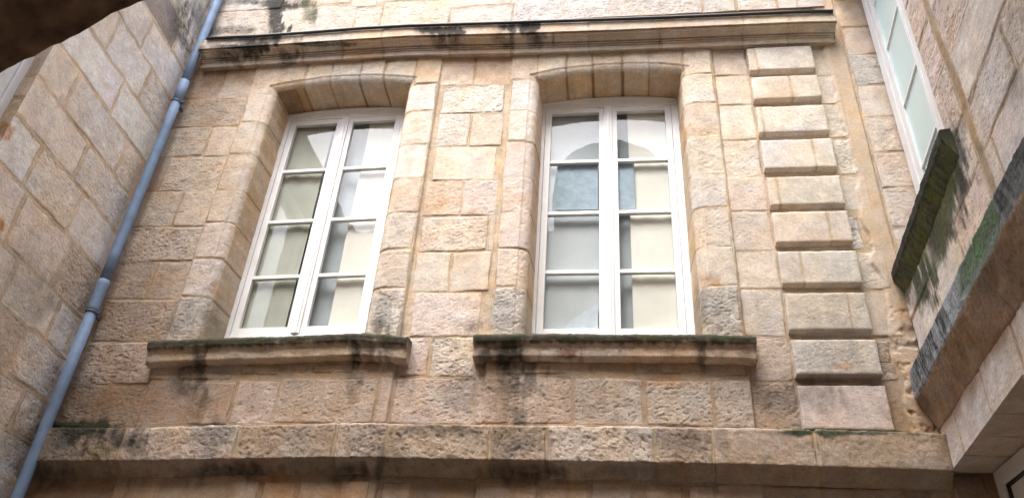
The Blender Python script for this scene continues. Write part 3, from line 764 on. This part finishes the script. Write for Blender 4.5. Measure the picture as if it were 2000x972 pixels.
# curtains, plus slate sheets coloured as the dark gap between them
def curtain(name, x0, x1, z0, z1, y, mat, label, amp=.012, wl_=.17, seed=1, lean=0.0, group=None):
    nx_, nz_ = 70, 30
    u = np.linspace(0, 1, nx_); v = np.linspace(0, 1, nz_)
    U, Vv = np.meshgrid(u, v, indexing='ij')
    X = x0+(x1-x0)*U + lean*(Vv-.5) + .012*fbm(U*0+seed, Vv, .3, seed)*(1)
    Z = z0+(z1-z0)*Vv
    Yc = y + .25*amp*np.sin(2*math.pi*(X/wl_)+1.3*fbm(U, Vv, .5, seed+2)) + .006*fbm(U*1.2, Vv, .6, seed+4)
    Vf = np.stack([X, Yc, Z], -1).reshape(-1, 3)
    Vb = Vf+np.array([0, .003, 0]); n = len(Vf)
    f1 = grid_faces(nx_, nz_); f2 = f1[:, ::-1]+n
    m = mesh_from(name, np.concatenate([Vf, Vb]), np.concatenate([f1, f2]))
    o = link(name, m, mat); tag(o, label, 'curtain', group)
    return o
CRM = cloth_mat('cream_cloth', (.84, .83, .75)); GRN = cloth_mat('greenish_cloth', (.50, .515, .44)); VOI = cloth_mat('grey_voile', (.56, .61, .63)); GAP = cloth_mat('dark_gap_sheet', (.42, .47, .49)); REFL = simple('blue_grey_reflection', (.36, .46, .54), .6, .3, 14, .16, .006)
(_, x0, x1, zb, zt_, k) = wr_; m_ = (x0+x1)/2; cy = FD+.075
curtain('curtain', m_+.19, x1-.02, zb, zt_+.03, cy, CRM, 'cream curtain behind the right casement of the level window beside the quoins', seed=11, amp=.006)
curtain('curtain', x0+.03, m_-.035, zb, zt_+.03, cy+.01, VOI, 'pale blue-grey net curtain behind the left casement of the window beside the quoins', seed=13, amp=.005)
curtain('curtain', m_-.03, m_+.22, zb, zt_+.03, cy+.05, GAP, 'narrow slate sheet coloured as the dark room gap between pale curtains in the window beside the quoins', seed=17)  # no cloth here: the sheet paints the dimness of the room
(_, x0, x1, zb, zt_, k) = wl; m_ = (x0+x1)/2
curtain('curtain', m_+.24, x1-.02, zb, zt_+.05, cy, CRM, 'cream curtain behind the right casement of the leaning window nearer the drainpipe', seed=21, amp=.006)
curtain('curtain', x0+.03, m_-.14, zb, zt_+.05, cy, GRN, 'greenish grey curtain behind the left casement of the window nearer the drainpipe', seed=23)
curtain('curtain', m_-.16, m_+.27, zb, zt_+.05, cy+.05, GAP, 'slate sheet coloured as the dark room seen in the curtain gap of the leaning window nearer the drainpipe', seed=27)  # stands in for the dark interior between the two curtains

def refl_sheet(parent, outline, y):  # flat sheets whose colour and outline imitate reflections in the panes
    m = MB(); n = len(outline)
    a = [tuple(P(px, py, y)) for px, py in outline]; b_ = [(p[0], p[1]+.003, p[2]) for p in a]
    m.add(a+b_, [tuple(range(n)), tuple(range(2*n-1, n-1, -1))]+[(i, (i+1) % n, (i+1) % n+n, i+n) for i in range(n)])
    return m.build('painted_reflection', REFL, parent)
refl_sheet(wr_[0], [(1087, 321), (1168, 320), (1168, 409), (1086, 410)], FD+.055)
refl_sheet(wr_[0], [(1207, 320), (1238, 319), (1241, 409), (1208, 409)], FD+.055)
REFL = simple('pale_blue_reflection', (.55, .63, .69), .6, .3, 10, .12, .004)
refl_sheet(wr_[0], [(1092, 652), (1108, 634), (1126, 618), (1146, 604), (1168, 594), (1168, 652)], FD+.055)  # curved top edge painted as the reflected arch

# ================================================================== LEFT BUILDING
left = empty('stone_building', (-4.36, -1, 0), 'pale limestone side wall running back from the blue-grey drainpipe', 'building')
KL = -.038
LROW = [8.75, 8.30, 7.87, 7.455, 7.05, 6.63, 6.235, 5.83, 5.44, 5.03, 4.58, 4.21, 3.83, 3.50, 3.19, 2.80]
LJ = [[-.5], [-.9], [-.31, -1.2], [-.70], [-.46, -1.05], [-.70, -1.5], [-.35, -1.17], [-.756], [-.59, -1.18], [-.5, -1.1], [-.32, -.9], [-.55, -1.1], [-.3], [-.5], [-.25]]
LC = ['tg', 'gw', 'gkt', 'wg', 'gwt', 'wwt', 'tgt', 'gt', 'wtw', 'btt', 'gtt', 'gbt', 'gt', 'gt', 'gt']
LRg = ['44', '33', '544', '33', '642', '322', '432', '53', '353', '744', '433', '643', '66', '66', '66']
LB = []
for i, (za, zb_) in enumerate(zip(LROW[:-1], LROW[1:])):
    ss = [.02]+LJ[i]+[-2.4]
    for j in range(len(ss)-1):
        LB.append((ss[j+1], ss[j], zb_, za, LC[i][j % len(LC[i])], int(LRg[i][j % len(LRg[i])])))
sa = np.arange(-1.52, .06, .0072); sz = np.arange(2.85, 8.70, .0072)
SA, SZ = np.meshgrid(sa, sz, indexing='ij')
h, c, rg, _ = stone_surface(SA, SZ, LB, 91, joint=.022, depth=.009, wob=.016)
h = h*.75 + .015*fbm(SA, SZ, .8, 95, 2)
edge = sst(.03, 0, SA+1.52)
XL = -4.385+KL*SA+h - .015*edge
qx, qy = proj(XL, SA, SZ); c = stained(c, qx, qy, SA, SZ)
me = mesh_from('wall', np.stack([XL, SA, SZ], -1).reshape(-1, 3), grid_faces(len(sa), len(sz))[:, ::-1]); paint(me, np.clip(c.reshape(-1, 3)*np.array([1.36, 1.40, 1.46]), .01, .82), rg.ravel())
link('wall', me, STONE, left)
# far reveal of its window
ra = np.arange(0, .30, .0075)
RA, RZ = np.meshgrid(ra, sz, indexing='ij')
rb = [(-1, 2, a_, b_, c_, r_) for a_, b_, c_, r_ in [(2, 5.05, 't', 2), (5.05, 5.62, 'o', 4), (5.62, 5.85, 't', 2), (5.85, 6.35, 'o', 3), (6.35, 7, 't', 3), (7, 9, 't', 3)]]
h, c, rg, _ = stone_surface(RA, RZ, rb, 97, joint=.012)
Xr = -4.345-RA; Yr = -1.512-h + .0
qx, qy = proj(Xr, Yr, RZ); c = stained(c, qx, qy, RA, RZ)
me = mesh_from('reveal', np.stack([Xr, Yr, RZ], -1).reshape(-1, 3), grid_faces(len(ra), len(sz))); paint(me, np.clip(c.reshape(-1, 3)*.85, .01, .9), rg.ravel())
link('reveal', me, STONE, left)
f = MB()
for (a, b_, xo) in [(-1.50, -1.575, -4.455), (-1.58, -1.66, -4.470), (-1.665, -1.70, -4.462), (-1.70, -1.80, -4.480)]:
    f.box((xo-.06, b_, 4.4), (xo, a, 8.2))
f.box((-4.52, -2.9, 4.4), (-4.46, -1.81, 4.5)); f.box((-4.52, -2.9, 8.1), (-4.46, -1.81, 8.2))
f.box((-4.53, -2.9, 4.4), (-4.48, -2.82, 8.2))
wn = f.build('window', WHITE2, left, bevel=.005)
g = MB(); g.box((-4.51, -2.82, 4.5), (-4.50, -1.80, 8.1)); g.build('pane', GLASS, wn)
cr = MB(); cr.box((-4.9, -1.50, -.1), (-4.46+.0, .6, 8.9)); cr.box((-4.80, -5.0, -.1), (-4.25, -3.0, 8.9)); cr.box((-4.80, -3.0, -.1), (-4.26, -1.53, 4.35)); cr.box((-4.80, -3.0, 8.3), (-4.26, -1.53, 8.9))
cr.box((-4.47, -1.50, -.1), (-4.33, .0, 2.84)); cr.box((-4.47, -1.50, 8.72), (-4.38, .0, 8.9)); cr.box((-5.2, -3.0, 4.3), (-5.1, -1.5, 8.3))
cr.build('wall_core', PLAIN, left)

# ================================================================== RIGHT BUILDING
right = empty('stone_building', (2.2, -1, 0), 'grey-pink side wall with a mossy ledge, a frosted window and a doorway', 'building')
KR = .087; XR0 = 2.093
RB = []
def rb_(s0, s1, z0, z1, c, r): RB.append((s0, s1, z0, z1, c, r))
for (z0, z1, js, cs, rs) in [(3.36, 3.72, [-.35, -.95, -1.5], 'gwww', '3232'), (3.72, 4.16, [-.7, -1.3], 'wgg', '233'), (4.16, 4.53, [-.55, -1.2], 'ggp', '224'), (4.53, 4.86, [-.8, -1.2], 'ggg', '344'),
                             (4.86, 5.29, [-1.6], 'pp', '45'), (5.29, 5.69, [], 'p', '5'), (5.69, 6.07, [], 'p', '4'), (6.07, 6.5, [], 'w', '3'), (6.5, 7.0, [], 'p', '4')]:
    ss = [.1]+js+[-1.77]
    for j in range(len(ss)-1): rb_(ss[j+1], ss[j], z0, z1, cs[j], int(rs[j]))
for (z0, z1, js, cs, rs) in [(2.9, 3.40, [-2.3], 'wg', '22'), (3.40, 3.72, [-2.2], 'wg', '23'), (3.72, 4.16, [-2.4], 'gg', '33'), (4.16, 4.52, [-1.98, -2.6], 'gwg', '323'), (4.52, 4.855, [-2.42], 'gg', '45'), (4.855, 5.245, [], 'w', '1'), (5.245, 5.65, [], 'p', '6'), (5.65, 6.1, [], 'p', '5'), (6.1, 7, [], 'w', '3')]:
    ss = [-1.85]+js+[-4.4]
    for j in range(len(ss)-1): rb_(ss[j+1], ss[j], z0, z1, cs[j], int(rs[j]))
ra_ = np.arange(-4.28, .0, .0066); rz_ = np.arange(2.9, 6.6, .0066)
RA, RZ = np.meshgrid(ra_, rz_, indexing='ij')
h, c, rg, ins = stone_surface(RA, RZ, RB, 131, joint=.006, depth=.006, wob=.010, rough_k=.8)
band = sst(0, .008, RA+1.852)*sst(0, .008, -1.775-RA)*sst(4.2, 4.25, RZ)
c = c*(1-band[..., None]) + (np.array((.36, .26, .165))*(1+.25*fbm(RA, RZ, .09, 139))[..., None])*band[..., None]
h = h + .004*band + .012*fbm(RA, RZ, .9, 137, 2)
lin = fbm(RA*.35, RZ, .035, 141, 3); c = c*(1+.10*lin)[..., None]; h += .0012*lin
# soot washed down beneath the ledge's soffit
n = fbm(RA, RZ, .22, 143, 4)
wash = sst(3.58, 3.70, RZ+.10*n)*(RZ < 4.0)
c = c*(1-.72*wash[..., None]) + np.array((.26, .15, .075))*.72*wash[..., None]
XRr = XR0+KR*RA-h
WO = (RA < -.012) & (RA > -1.50) & (RZ > 4.93)
DO = (RA < -.035) & (RA > -1.46) & (RZ < 3.41)
dead = WO | DO
kp = ~dead
fk = kp[:-1, :-1] & kp[1:, :-1] & kp[:-1, 1:] & kp[1:, 1:]
qx, qy = proj(XRr, RA, RZ); c = stained(c, qx, qy, RA, RZ)
V, Fq, cc, rr = compact(np.stack([XRr, RA, RZ], -1).reshape(-1, 3), grid_faces(len(ra_), len(rz_), fk), c.reshape(-1, 3), rg.ravel())
me = mesh_from('wall', V, Fq); paint(me, np.clip(cc*np.array([1.20, 1.21, 1.25]), .01, .9), rr)
link('wall', me, STONE, right)
# returns of the two openings
def ret(name, pts, seed, pal, r, n=60, mul=1.0, bl=None):
    """quad patch a,b,c,d -> gridded stone surface"""
    a, b_, c_, d_ = [np.array(p, float) for p in pts]
    lu = np.linalg.norm(b_-a); lv = np.linalg.norm(d_-a)
    u = np.linspace(0, 1, max(3, int(lu/.008))); v = np.linspace(0, 1, max(3, int(lv/.008)))
    U, Vv = np.meshgrid(u, v, indexing='ij')
    Pt = (a*(1-U)[..., None]+b_*U[..., None])*(1-Vv)[..., None]+(d_*(1-U)[..., None]+c_*U[..., None])*Vv[..., None]
    nrm = np.cross(b_-a, d_-a); nrm /= np.linalg.norm(nrm)
    h, c, rg, _ = stone_surface(U*lu, Vv*lv, bl or [(-1, 9, -1, 9, pal, r)], seed, joint=.006, depth=.004)
    ef = np.minimum(np.minimum(U, 1-U)*lu, np.minimum(Vv, 1-Vv)*lv); h = h*sst(0, .01, ef)
    Pt = Pt + nrm*h[..., None]
    me = mesh_from(name, Pt.reshape(-1, 3), grid_faces(len(u), len(v))); paint(me, np.clip(c.reshape(-1, 3)*mul, .01, .9), rg.ravel())
    return link(name, me, STONE, right)
def xw(s): return XR0+KR*s
sl = [(a_, b_, -1, 2, 't', 1) for a_, b_ in ((-.1, .30), (.30, .62), (.62, .95), (.95, 1.6))]
ret('lintel_soffit', [(xw(-.03), -.03, 3.412), (xw(-1.47), -1.47, 3.412), (2.40, -1.47, 3.412), (2.40, -.03, 3.412)], 151, 't', 1, bl=sl, mul=.9)
ret('reveal', [(2.40, -1.50, 4.9), (xw(-1.50), -1.50, 4.9), (xw(-1.5), -1.5, 6.6), (2.40, -1.5, 6.6)], 153, 'g', 4)
ret('reveal', [(2.40, -1.46, -.05), (xw(-1.46), -1.46, -.05), (xw(-1.46), -1.46, 3.41), (2.40, -1.46, 3.41)], 155, 'g', 3)
ret('window_soffit', [(xw(.0), .0, 8.12), (xw(-1.5), -1.5, 8.12), (2.42, -1.5, 8.12), (2.42, .0, 8.12)], 157, 'b', 2)
cr = MB(); cr.box((2.42, .0, -.1), (3.0, .5, 8.9)); 
def rbox(s0, s1, z0, z1, off=.02, dep=.5):
    cr.hexa([(xw(s0)+off, s0, z0), (xw(s1)+off, s1, z0), (xw(s1)+dep, s1, z0), (xw(s0)+dep, s0, z0), (xw(s0)+off, s0, z1), (xw(s1)+off, s1, z1), (xw(s1)+dep, s1, z1), (xw(s0)+dep, s0, z1)])
rbox(-5.2, -1.52, 6.56, 10.4, 0); rbox(-5.2, -1.52, -.1, 6.55, .03); rbox(-1.5, .0, 8.13, 10.4, 0); rbox(-1.5, -.0, 3.42, 4.90, .03); cr.box((2.9, -1.5, -.1), (3.0, 0, 8.2))
rbox(-5.2, -1.47, -.1, 2.93, 0)
cr.build('wall_core', PLAIN, right)
# projecting ledge: mossy vertical face over a long chamfer
def ledge_col(c, XX, LL, O, Zz, L):
    n = fbm(XX, LL, .10, 711, 4); st_ = fbm(XX*3.2+LL*1.2, LL*.3, .06, 713, 4)
    top = 1-sst(4.085, 4.125, Zz+.0)                     # 0 above, 1 below face top
    face = sst(3.895, 3.915, Zz)
    grey = np.array((.30, .32, .34)); drk = np.array((.035, .04, .042)); grn = np.array((.10, .16, .085))
    pz_ = np.clip((XX+1.0)/.0001, 0, 1)
    k1 = np.clip(.50+1.1*st_+.6*n, 0, 1)[..., None]
    col = grey*(1-k1)+drk*k1
    lt = (sst(-.85, -1.15, XX+.2*n)*sst(-1.6, -1.3, XX+.1*n))[..., None]*.5; col = col*(1-lt)+np.array((.42, .45, .49))*lt
    g = (sst(-1.22, -1.42, XX+.12*n)*sst(-2.08, -1.92, XX+.1*n))[..., None]*.85
    col = col*(1-g) + grn*(1+.4*n)[..., None]*g
    dk = sst(-1.95, -2.1, XX+.1*n)[..., None]; col = col*(1-dk*.6)+np.array((.05, .05, .045))*dk*.6
    lo = sst(.03, -.14, XX)[..., None]
    col = (np.array((.33, .32, .33))*(1-lo)+col*lo)
    low = (1-sst(3.93, 3.99, Zz+.03*n))[..., None]*.35
    col = col*(1-low)+grey*low
    sof = np.array((.38, .27, .185))*(1+.28*n)[..., None]
    wet = np.clip(sst(.05, .5, fbm(XX, LL, .3, 717, 4)), 0, 1)[..., None]
    sof = sof*(1-.5*wet)+np.array((.09, .06, .045))*.5*wet
    f_ = face[..., None]
    return col*f_+sof*(1-f_)
sweep('ledge', -4.27, -.002, [(-.02, 4.13), (.095, 4.112), (.106, 4.102), (.108, 3.912), (.104, 3.902), (.0, 3.69), (-.02, 3.68)], right, ([-2.6, -1.6, 0], [-.020, -.008, .012]), [-2.6, -1.62, -.75], 'gggg', 161, .6, axis=(-1, XR0, KR), colf=ledge_col)
# sill of the side window
def sill_col(c, XX, LL, O, Zz, L):
    n = fbm(XX, LL, .06, 721, 4)
    st_ = fbm(XX*3+LL, LL*.3, .06, 723, 4)
    d = np.array((.035, .036, .028))*(1+.5*n)[..., None]
    und = sst(4.862, 4.825, Zz+.012*n)[..., None]; mix = np.clip(.5+1.2*st_, 0, 1)[..., None]
    d = d*(1-und) + (np.array((.055, .058, .042))*mix + np.array((.12, .13, .055))*(1-mix))*und
    g = np.clip(sst(-.1, .5, n), 0, 1)[..., None]*.5*sst(4.90, 4.84, Zz)[..., None]*1.6
    return d*(1-g)+np.array((.10, .12, .03))*g
ssl = sweep('window_sill', -1.565, -.004, [(-.33, 5.02), (-.05, 4.955), (.058, 4.940), (.064, 4.932), (.064, 4.862), (.058, 4.850), (.0, 4.735), (-.02, 4.715)], right, None, [], 'k', 171, .8, disp=.8, axis=(-1, XR0, KR), colf=sill_col)
# frosted side window in its white frame
XF = 2.372
def fx(s): return XF+KR*s
def sbar(mb, s0, s1, z0, z1, o0, o1):
    mb.hexa([(fx(s0)-o0, s0, z0), (fx(s1)-o0, s1, z0), (fx(s1)-o1, s1, z0), (fx(s0)-o1, s0, z0), (fx(s0)-o0, s0, z1), (fx(s1)-o0, s1, z1), (fx(s1)-o1, s1, z1), (fx(s0)-o1, s0, z1)])
f = MB(); sbar(f, -.045, -.17, 5.0, 8.1, -.05, .02); sbar(f, -1.33, -1.49, 5.0, 8.1, -.05, .02); sbar(f, -.17, -1.33, 5.0, 5.07, -.05, .02); sbar(f, -.17, -1.33, 8.03, 8.1, -.05, .02)
wn = f.build('window', WHITE2, right, bevel=.004)
mzs = [5.72, 6.37, 7.05, 7.62]
for (a, b_) in ((-.178, -.80), (-.806, -1.325)):
    s = MB(); sbar(s, a, a-.085, 5.075, 8.025, -.03, .012); sbar(s, b_+.05, b_, 5.075, 8.025, -.03, .012); sbar(s, a-.085, b_+.05, 5.075, 5.14, -.03, .012); sbar(s, a-.085, b_+.05, 7.96, 8.025, -.03, .012)
    for m in mzs: sbar(s, a-.085, b_+.05, m-.014, m+.014, -.02, .006)
    s.build('sash', WHITE2, wn, bevel=.004)
    zz = [5.14]+mzs+[7.96]
    for j in range(5):
        g = MB(); sbar(g, a-.085, b_+.05, zz[j]+.01, zz[j+1]-.01, -.015, -.008); g.build('pane', FROST, wn)
# small dark drain spout under the window
sp = MB(); sp.tube([(2.34, -.86, 5.02), (2.05, -.88, 5.00)], .030, 16); sp.build('drain_spout', BLACK, wn, smooth=True)
# door in the lower opening
d = MB(); XD = 2.33
def dbar(mb, s0, s1, z0, z1, x0, x1): mb.box((x0, min(s0, s1), z0), (x1, max(s0, s1), z1))
dbar(d, -.045, -1.455, 3.30, 3.405, XD, XD+.07); dbar(d, -.045, -.15, 0.02, 3.30, XD, XD+.07); dbar(d, -1.35, -1.455, 0.02, 3.30, XD, XD+.07)
dr = d.build('door', WHITE2, right, bevel=.006)
d = MB(); dbar(d, -.165, -1.335, 0.04, 3.285, XD+.03, XD+.07); d.build('door_leaf', WHITE2, dr, bevel=.004)
d = MB(); dbar(d, -.151, -.164, .04, 3.299, XD+.012, XD+.06); dbar(d, -.164, -1.35, 3.286, 3.299, XD+.012, XD+.06); d.build('door_seal', BLACK, dr)
d = MB(); dbar(d, -.28, -1.22, 1.0, 3.17, XD+.022, XD+.029); d.build('door_pane', simple('pale_glass', (.50, .53, .54), .2, .5), dr)

# ================================================================== DRAINPIPE
def cx_pipe(z): return float(np.interp(z, [3.0, 5.2, 8.4], [-4.250, -4.258, -4.262]))
PYc = -.10
pipe = empty('drainpipe', (-4.25, PYc, 0), 'blue-grey round drainpipe climbing the inner corner of the courtyard', 'drainpipe')
zj = float(P(205, 548, PYc)[2]); zc1 = float(P(176, 610, PYc)[2]); zc2 = float(P(345, 200, PYc)[2]); zs2 = float(P(352, 160, PYc)[2])
RP = .043
def seg(name, z0, z1, r, mat=PVC, n=8):
    m = MB(); zs = np.linspace(z0, z1, n); m.tube([(cx_pipe(z), PYc, z) for z in zs], r, 32); return m.build(name, mat, pipe, smooth=True)
seg('pipe', .0, zc1+.02, RP); seg('pipe', zc1+.0, zj, RP+.004); seg('pipe', zj-.01, zc2+.01, RP); seg('pipe', zc2+.0, zs2, RP+.004, n=3); seg('pipe', zs2-.01, 9.6, RP)
for z in (zc1, zc2, zc1-3.0):
    m = MB(); zz = np.linspace(z-.012, z+.012, 4); m.tube([(cx_pipe(q_), PYc, q_) for q_ in zz], [RP+.004, RP+.008, RP+.008, RP+.004], 32)
    m.box((cx_pipe(z)+RP, PYc-.012, z-.014), (cx_pipe(z)+RP+.035, PYc+.012, z+.012)); m.box((cx_pipe(z)-.012, PYc+RP, z-.01), (cx_pipe(z)+.012, .02, z+.01))
    m.build('collar', PVC2, pipe, smooth=False)
# chalky drips on the pipe
# ================================================================== BLACK CABLE PIPE ON THE CORNICE
m = MB(); xs_ = [404, 500, 600, 700, 800, 900, 1000, 1100, 1200, 1300, 1400, 1500, 1560, 1627]
ysb = [76, 71, 64, 56, 50.5, 47.5, 44.5, 41, 38, 34.5, 30.5, 26, 23.5, 22.5]
pts = [tuple(P(a, b, -.205)) for a, b in zip(xs_, ysb)]
m.tube(pts, .0165, 12)
tag(m.build('cable', BLACK, None, smooth=True), 'thin black cable running along the top edge of the cornice', 'cable')

# ================================================================== OPPOSITE BUILDING WITH THE ARCHWAY
opp = empty('archway_building', (0, -4.3, 0), 'dark rough stone archway overhead at the upper left', 'building')
def brick_mat(name, a, b_, mort):
    m, n, bs, out = newmat(name); N = n.nodes.new; L = n.links.new
    tc = N('ShaderNodeTexCoord'); mp = N('ShaderNodeMapping'); mp.inputs['Rotation'].default_value = (R_(90), 0, 0); L(tc.outputs['Object'], mp.inputs[0])
    br = N('ShaderNodeTexBrick'); br.inputs['Scale'].default_value = 1.0; br.inputs['Brick Width'].default_value = .62; br.inputs['Row Height'].default_value = .34; br.inputs['Mortar Size'].default_value = .008
    br.inputs['Color1'].default_value = (*a, 1); br.inputs['Color2'].default_value = (*b_, 1); br.inputs['Mortar'].default_value = (*mort, 1)
    L(mp.outputs[0], br.inputs['Vector']); L(br.outputs['Color'], bs.inputs['Base Color']); bs.inputs['Roughness'].default_value = .95
    return m
OPPM = brick_mat('ashlar', (.50, .43, .35), (.44, .38, .30), (.30, .24, .18))
VAULT = simple('soot_dark_stone', (.25, .165, .115), .95, .15, 22, .45, .006)
def wall_with_arch(name, y0, y1, x0, x1, z0, z1, holes, mat, parent):
    """slab with arched holes (cx, half width, sill z, spring z, rise) built as vertical strips"""
    m = MB(); edges = {x0, x1}
    for (cx_, hw, s_, sp_, rise) in holes:
        for i in range(25): edges.add(cx_-hw+2*hw*i/24)
    E_ = sorted(edges)
    def top(h_, x):
        cx_, hw, s_, sp_, rise = h_; t = max(-1, min(1, (x-cx_)/hw)); return sp_+rise*math.sqrt(max(0, 1-t*t))
    for a, b_ in zip(E_[:-1], E_[1:]):
        hs_ = sorted([h_ for h_ in holes if a >= h_[0]-h_[1]-1e-6 and b_ <= h_[0]+h_[1]+1e-6], key=lambda q: q[2])
        za = zb2 = z0
        for h_ in hs_:
            if h_[2] > za+1e-4: m.hexa([(a, y0, za), (b_, y0, zb2), (b_, y1, zb2), (a, y1, za), (a, y0, h_[2]), (b_, y0, h_[2]), (b_, y1, h_[2]), (a, y1, h_[2])])
            za, zb2 = top(h_, a), top(h_, b_)
        m.hexa([(a, y0, za), (b_, y0, zb2), (b_, y1, zb2), (a, y1, za), (a, y0, z1), (b_, y0, z1), (b_, y1, z1), (a, y1, z1)])
    return m.build(name, mat, parent)
YO = -4.30
HOLES = [(.578, 2.66, -.1, .877, 2.66), (.55, .8, 5.2, 6.6, .5), (-2.8, .7, 5.2, 6.6, .5)]
SLATE = simple('slate_cladding', (.10, .13, .16), .6, .4, 8, .2)
wall_with_arch('wall', YO-.45, YO-.01, -5.0, 3.5, -.1, 9.0, HOLES, OPPM, opp)
dm = MB(); N_ = 24
for i in range(N_):
    a, b_ = -1.0+1.9*i/N_, -1.0+1.9*(i+1)/N_
    q_ = lambda x: 9.95+.95*math.sqrt(max(0, 1-((x+.05)/.95)**2))
    dm.hexa([(a, YO-.60, 7.6), (b_, YO-.60, 7.6), (b_, YO-.05, 7.6), (a, YO-.05, 7.6), (a, YO-.60, q_(a)), (b_, YO-.60, q_(b_)), (b_, YO-.05, q_(b_)), (a, YO-.05, q_(a))])
dm.build('dormer', SLATE, opp)
# dark vault over the passage: rough-edged ring plus barrel
nt_ = 420; th = np.linspace(math.pi, 0, nt_); dy = np.concatenate([[0.0, .001], np.linspace(.004, 2.6, 120)])
TH, DY = np.meshgrid(th, dy, indexing='ij')
rr_ = 2.605 + .14*(DY < .0005) + .012*fbm(TH*2.6, DY, .09, 801, 3) + .010*fbm(TH*2.6, DY, .03, 803, 3)*(DY < .3)
Xv = .578+rr_*np.cos(TH); Zv = .877+rr_*np.sin(TH); Yv = YO+.012-DY
me = mesh_from('vault', np.stack([Xv, Yv, Zv], -1).reshape(-1, 3), grid_faces(len(th), len(dy))); link('vault', me, VAULT, opp)
pv = MB(); pv.box((-2.3, -7.2, -.1), (-2.02, YO-.46, .95)); pv.box((3.18, -7.2, -.1), (3.4, YO-.46, .95)); pv.box((-2.5, -7.3, -.1), (3.6, -7.2, 4.0)); pv.box((-2.5, -7.2, 3.66), (3.6, YO-.46, 3.9))
pv.build('passage_wall', VAULT, opp)
# the masonry of the opposite front around the arch, facing the court
for (cx_, hw, s_, sp_, rise) in HOLES[1:]:
    f = MB(); y = YO-.30
    f.box((cx_-hw, y-.05, s_), (cx_-hw+.06, y, sp_+rise*.3)); f.box((cx_+hw-.06, y-.05, s_), (cx_+hw, y, sp_+rise*.3)); f.box((cx_-.04, y-.05, s_), (cx_+.04, y, sp_+rise)); f.box((cx_-hw+.06, y-.049, sp_-.05), (cx_+hw-.06, y-.001, sp_+.01)); f.box((cx_-hw+.06, y-.049, s_), (cx_+hw-.06, y-.001, s_+.08))
    wn = f.build('window', WHITE2, opp)
    g = MB(); g.box((cx_-hw, y-.09, s_), (cx_+hw, y-.06, sp_+rise)); g.build('pane', simple('slate_glass', (.10, .14, .18), .1, .5), wn)

# ================================================================== GROUND
gm = MB(); gm.box((-30, -30, -.3), (30, 30, -.05))
GR = brick_mat('paving', (.30, .27, .24), (.26, .23, .2), (.15, .13, .11))
tag(gm.build('ground', GR, None), kind='structure')
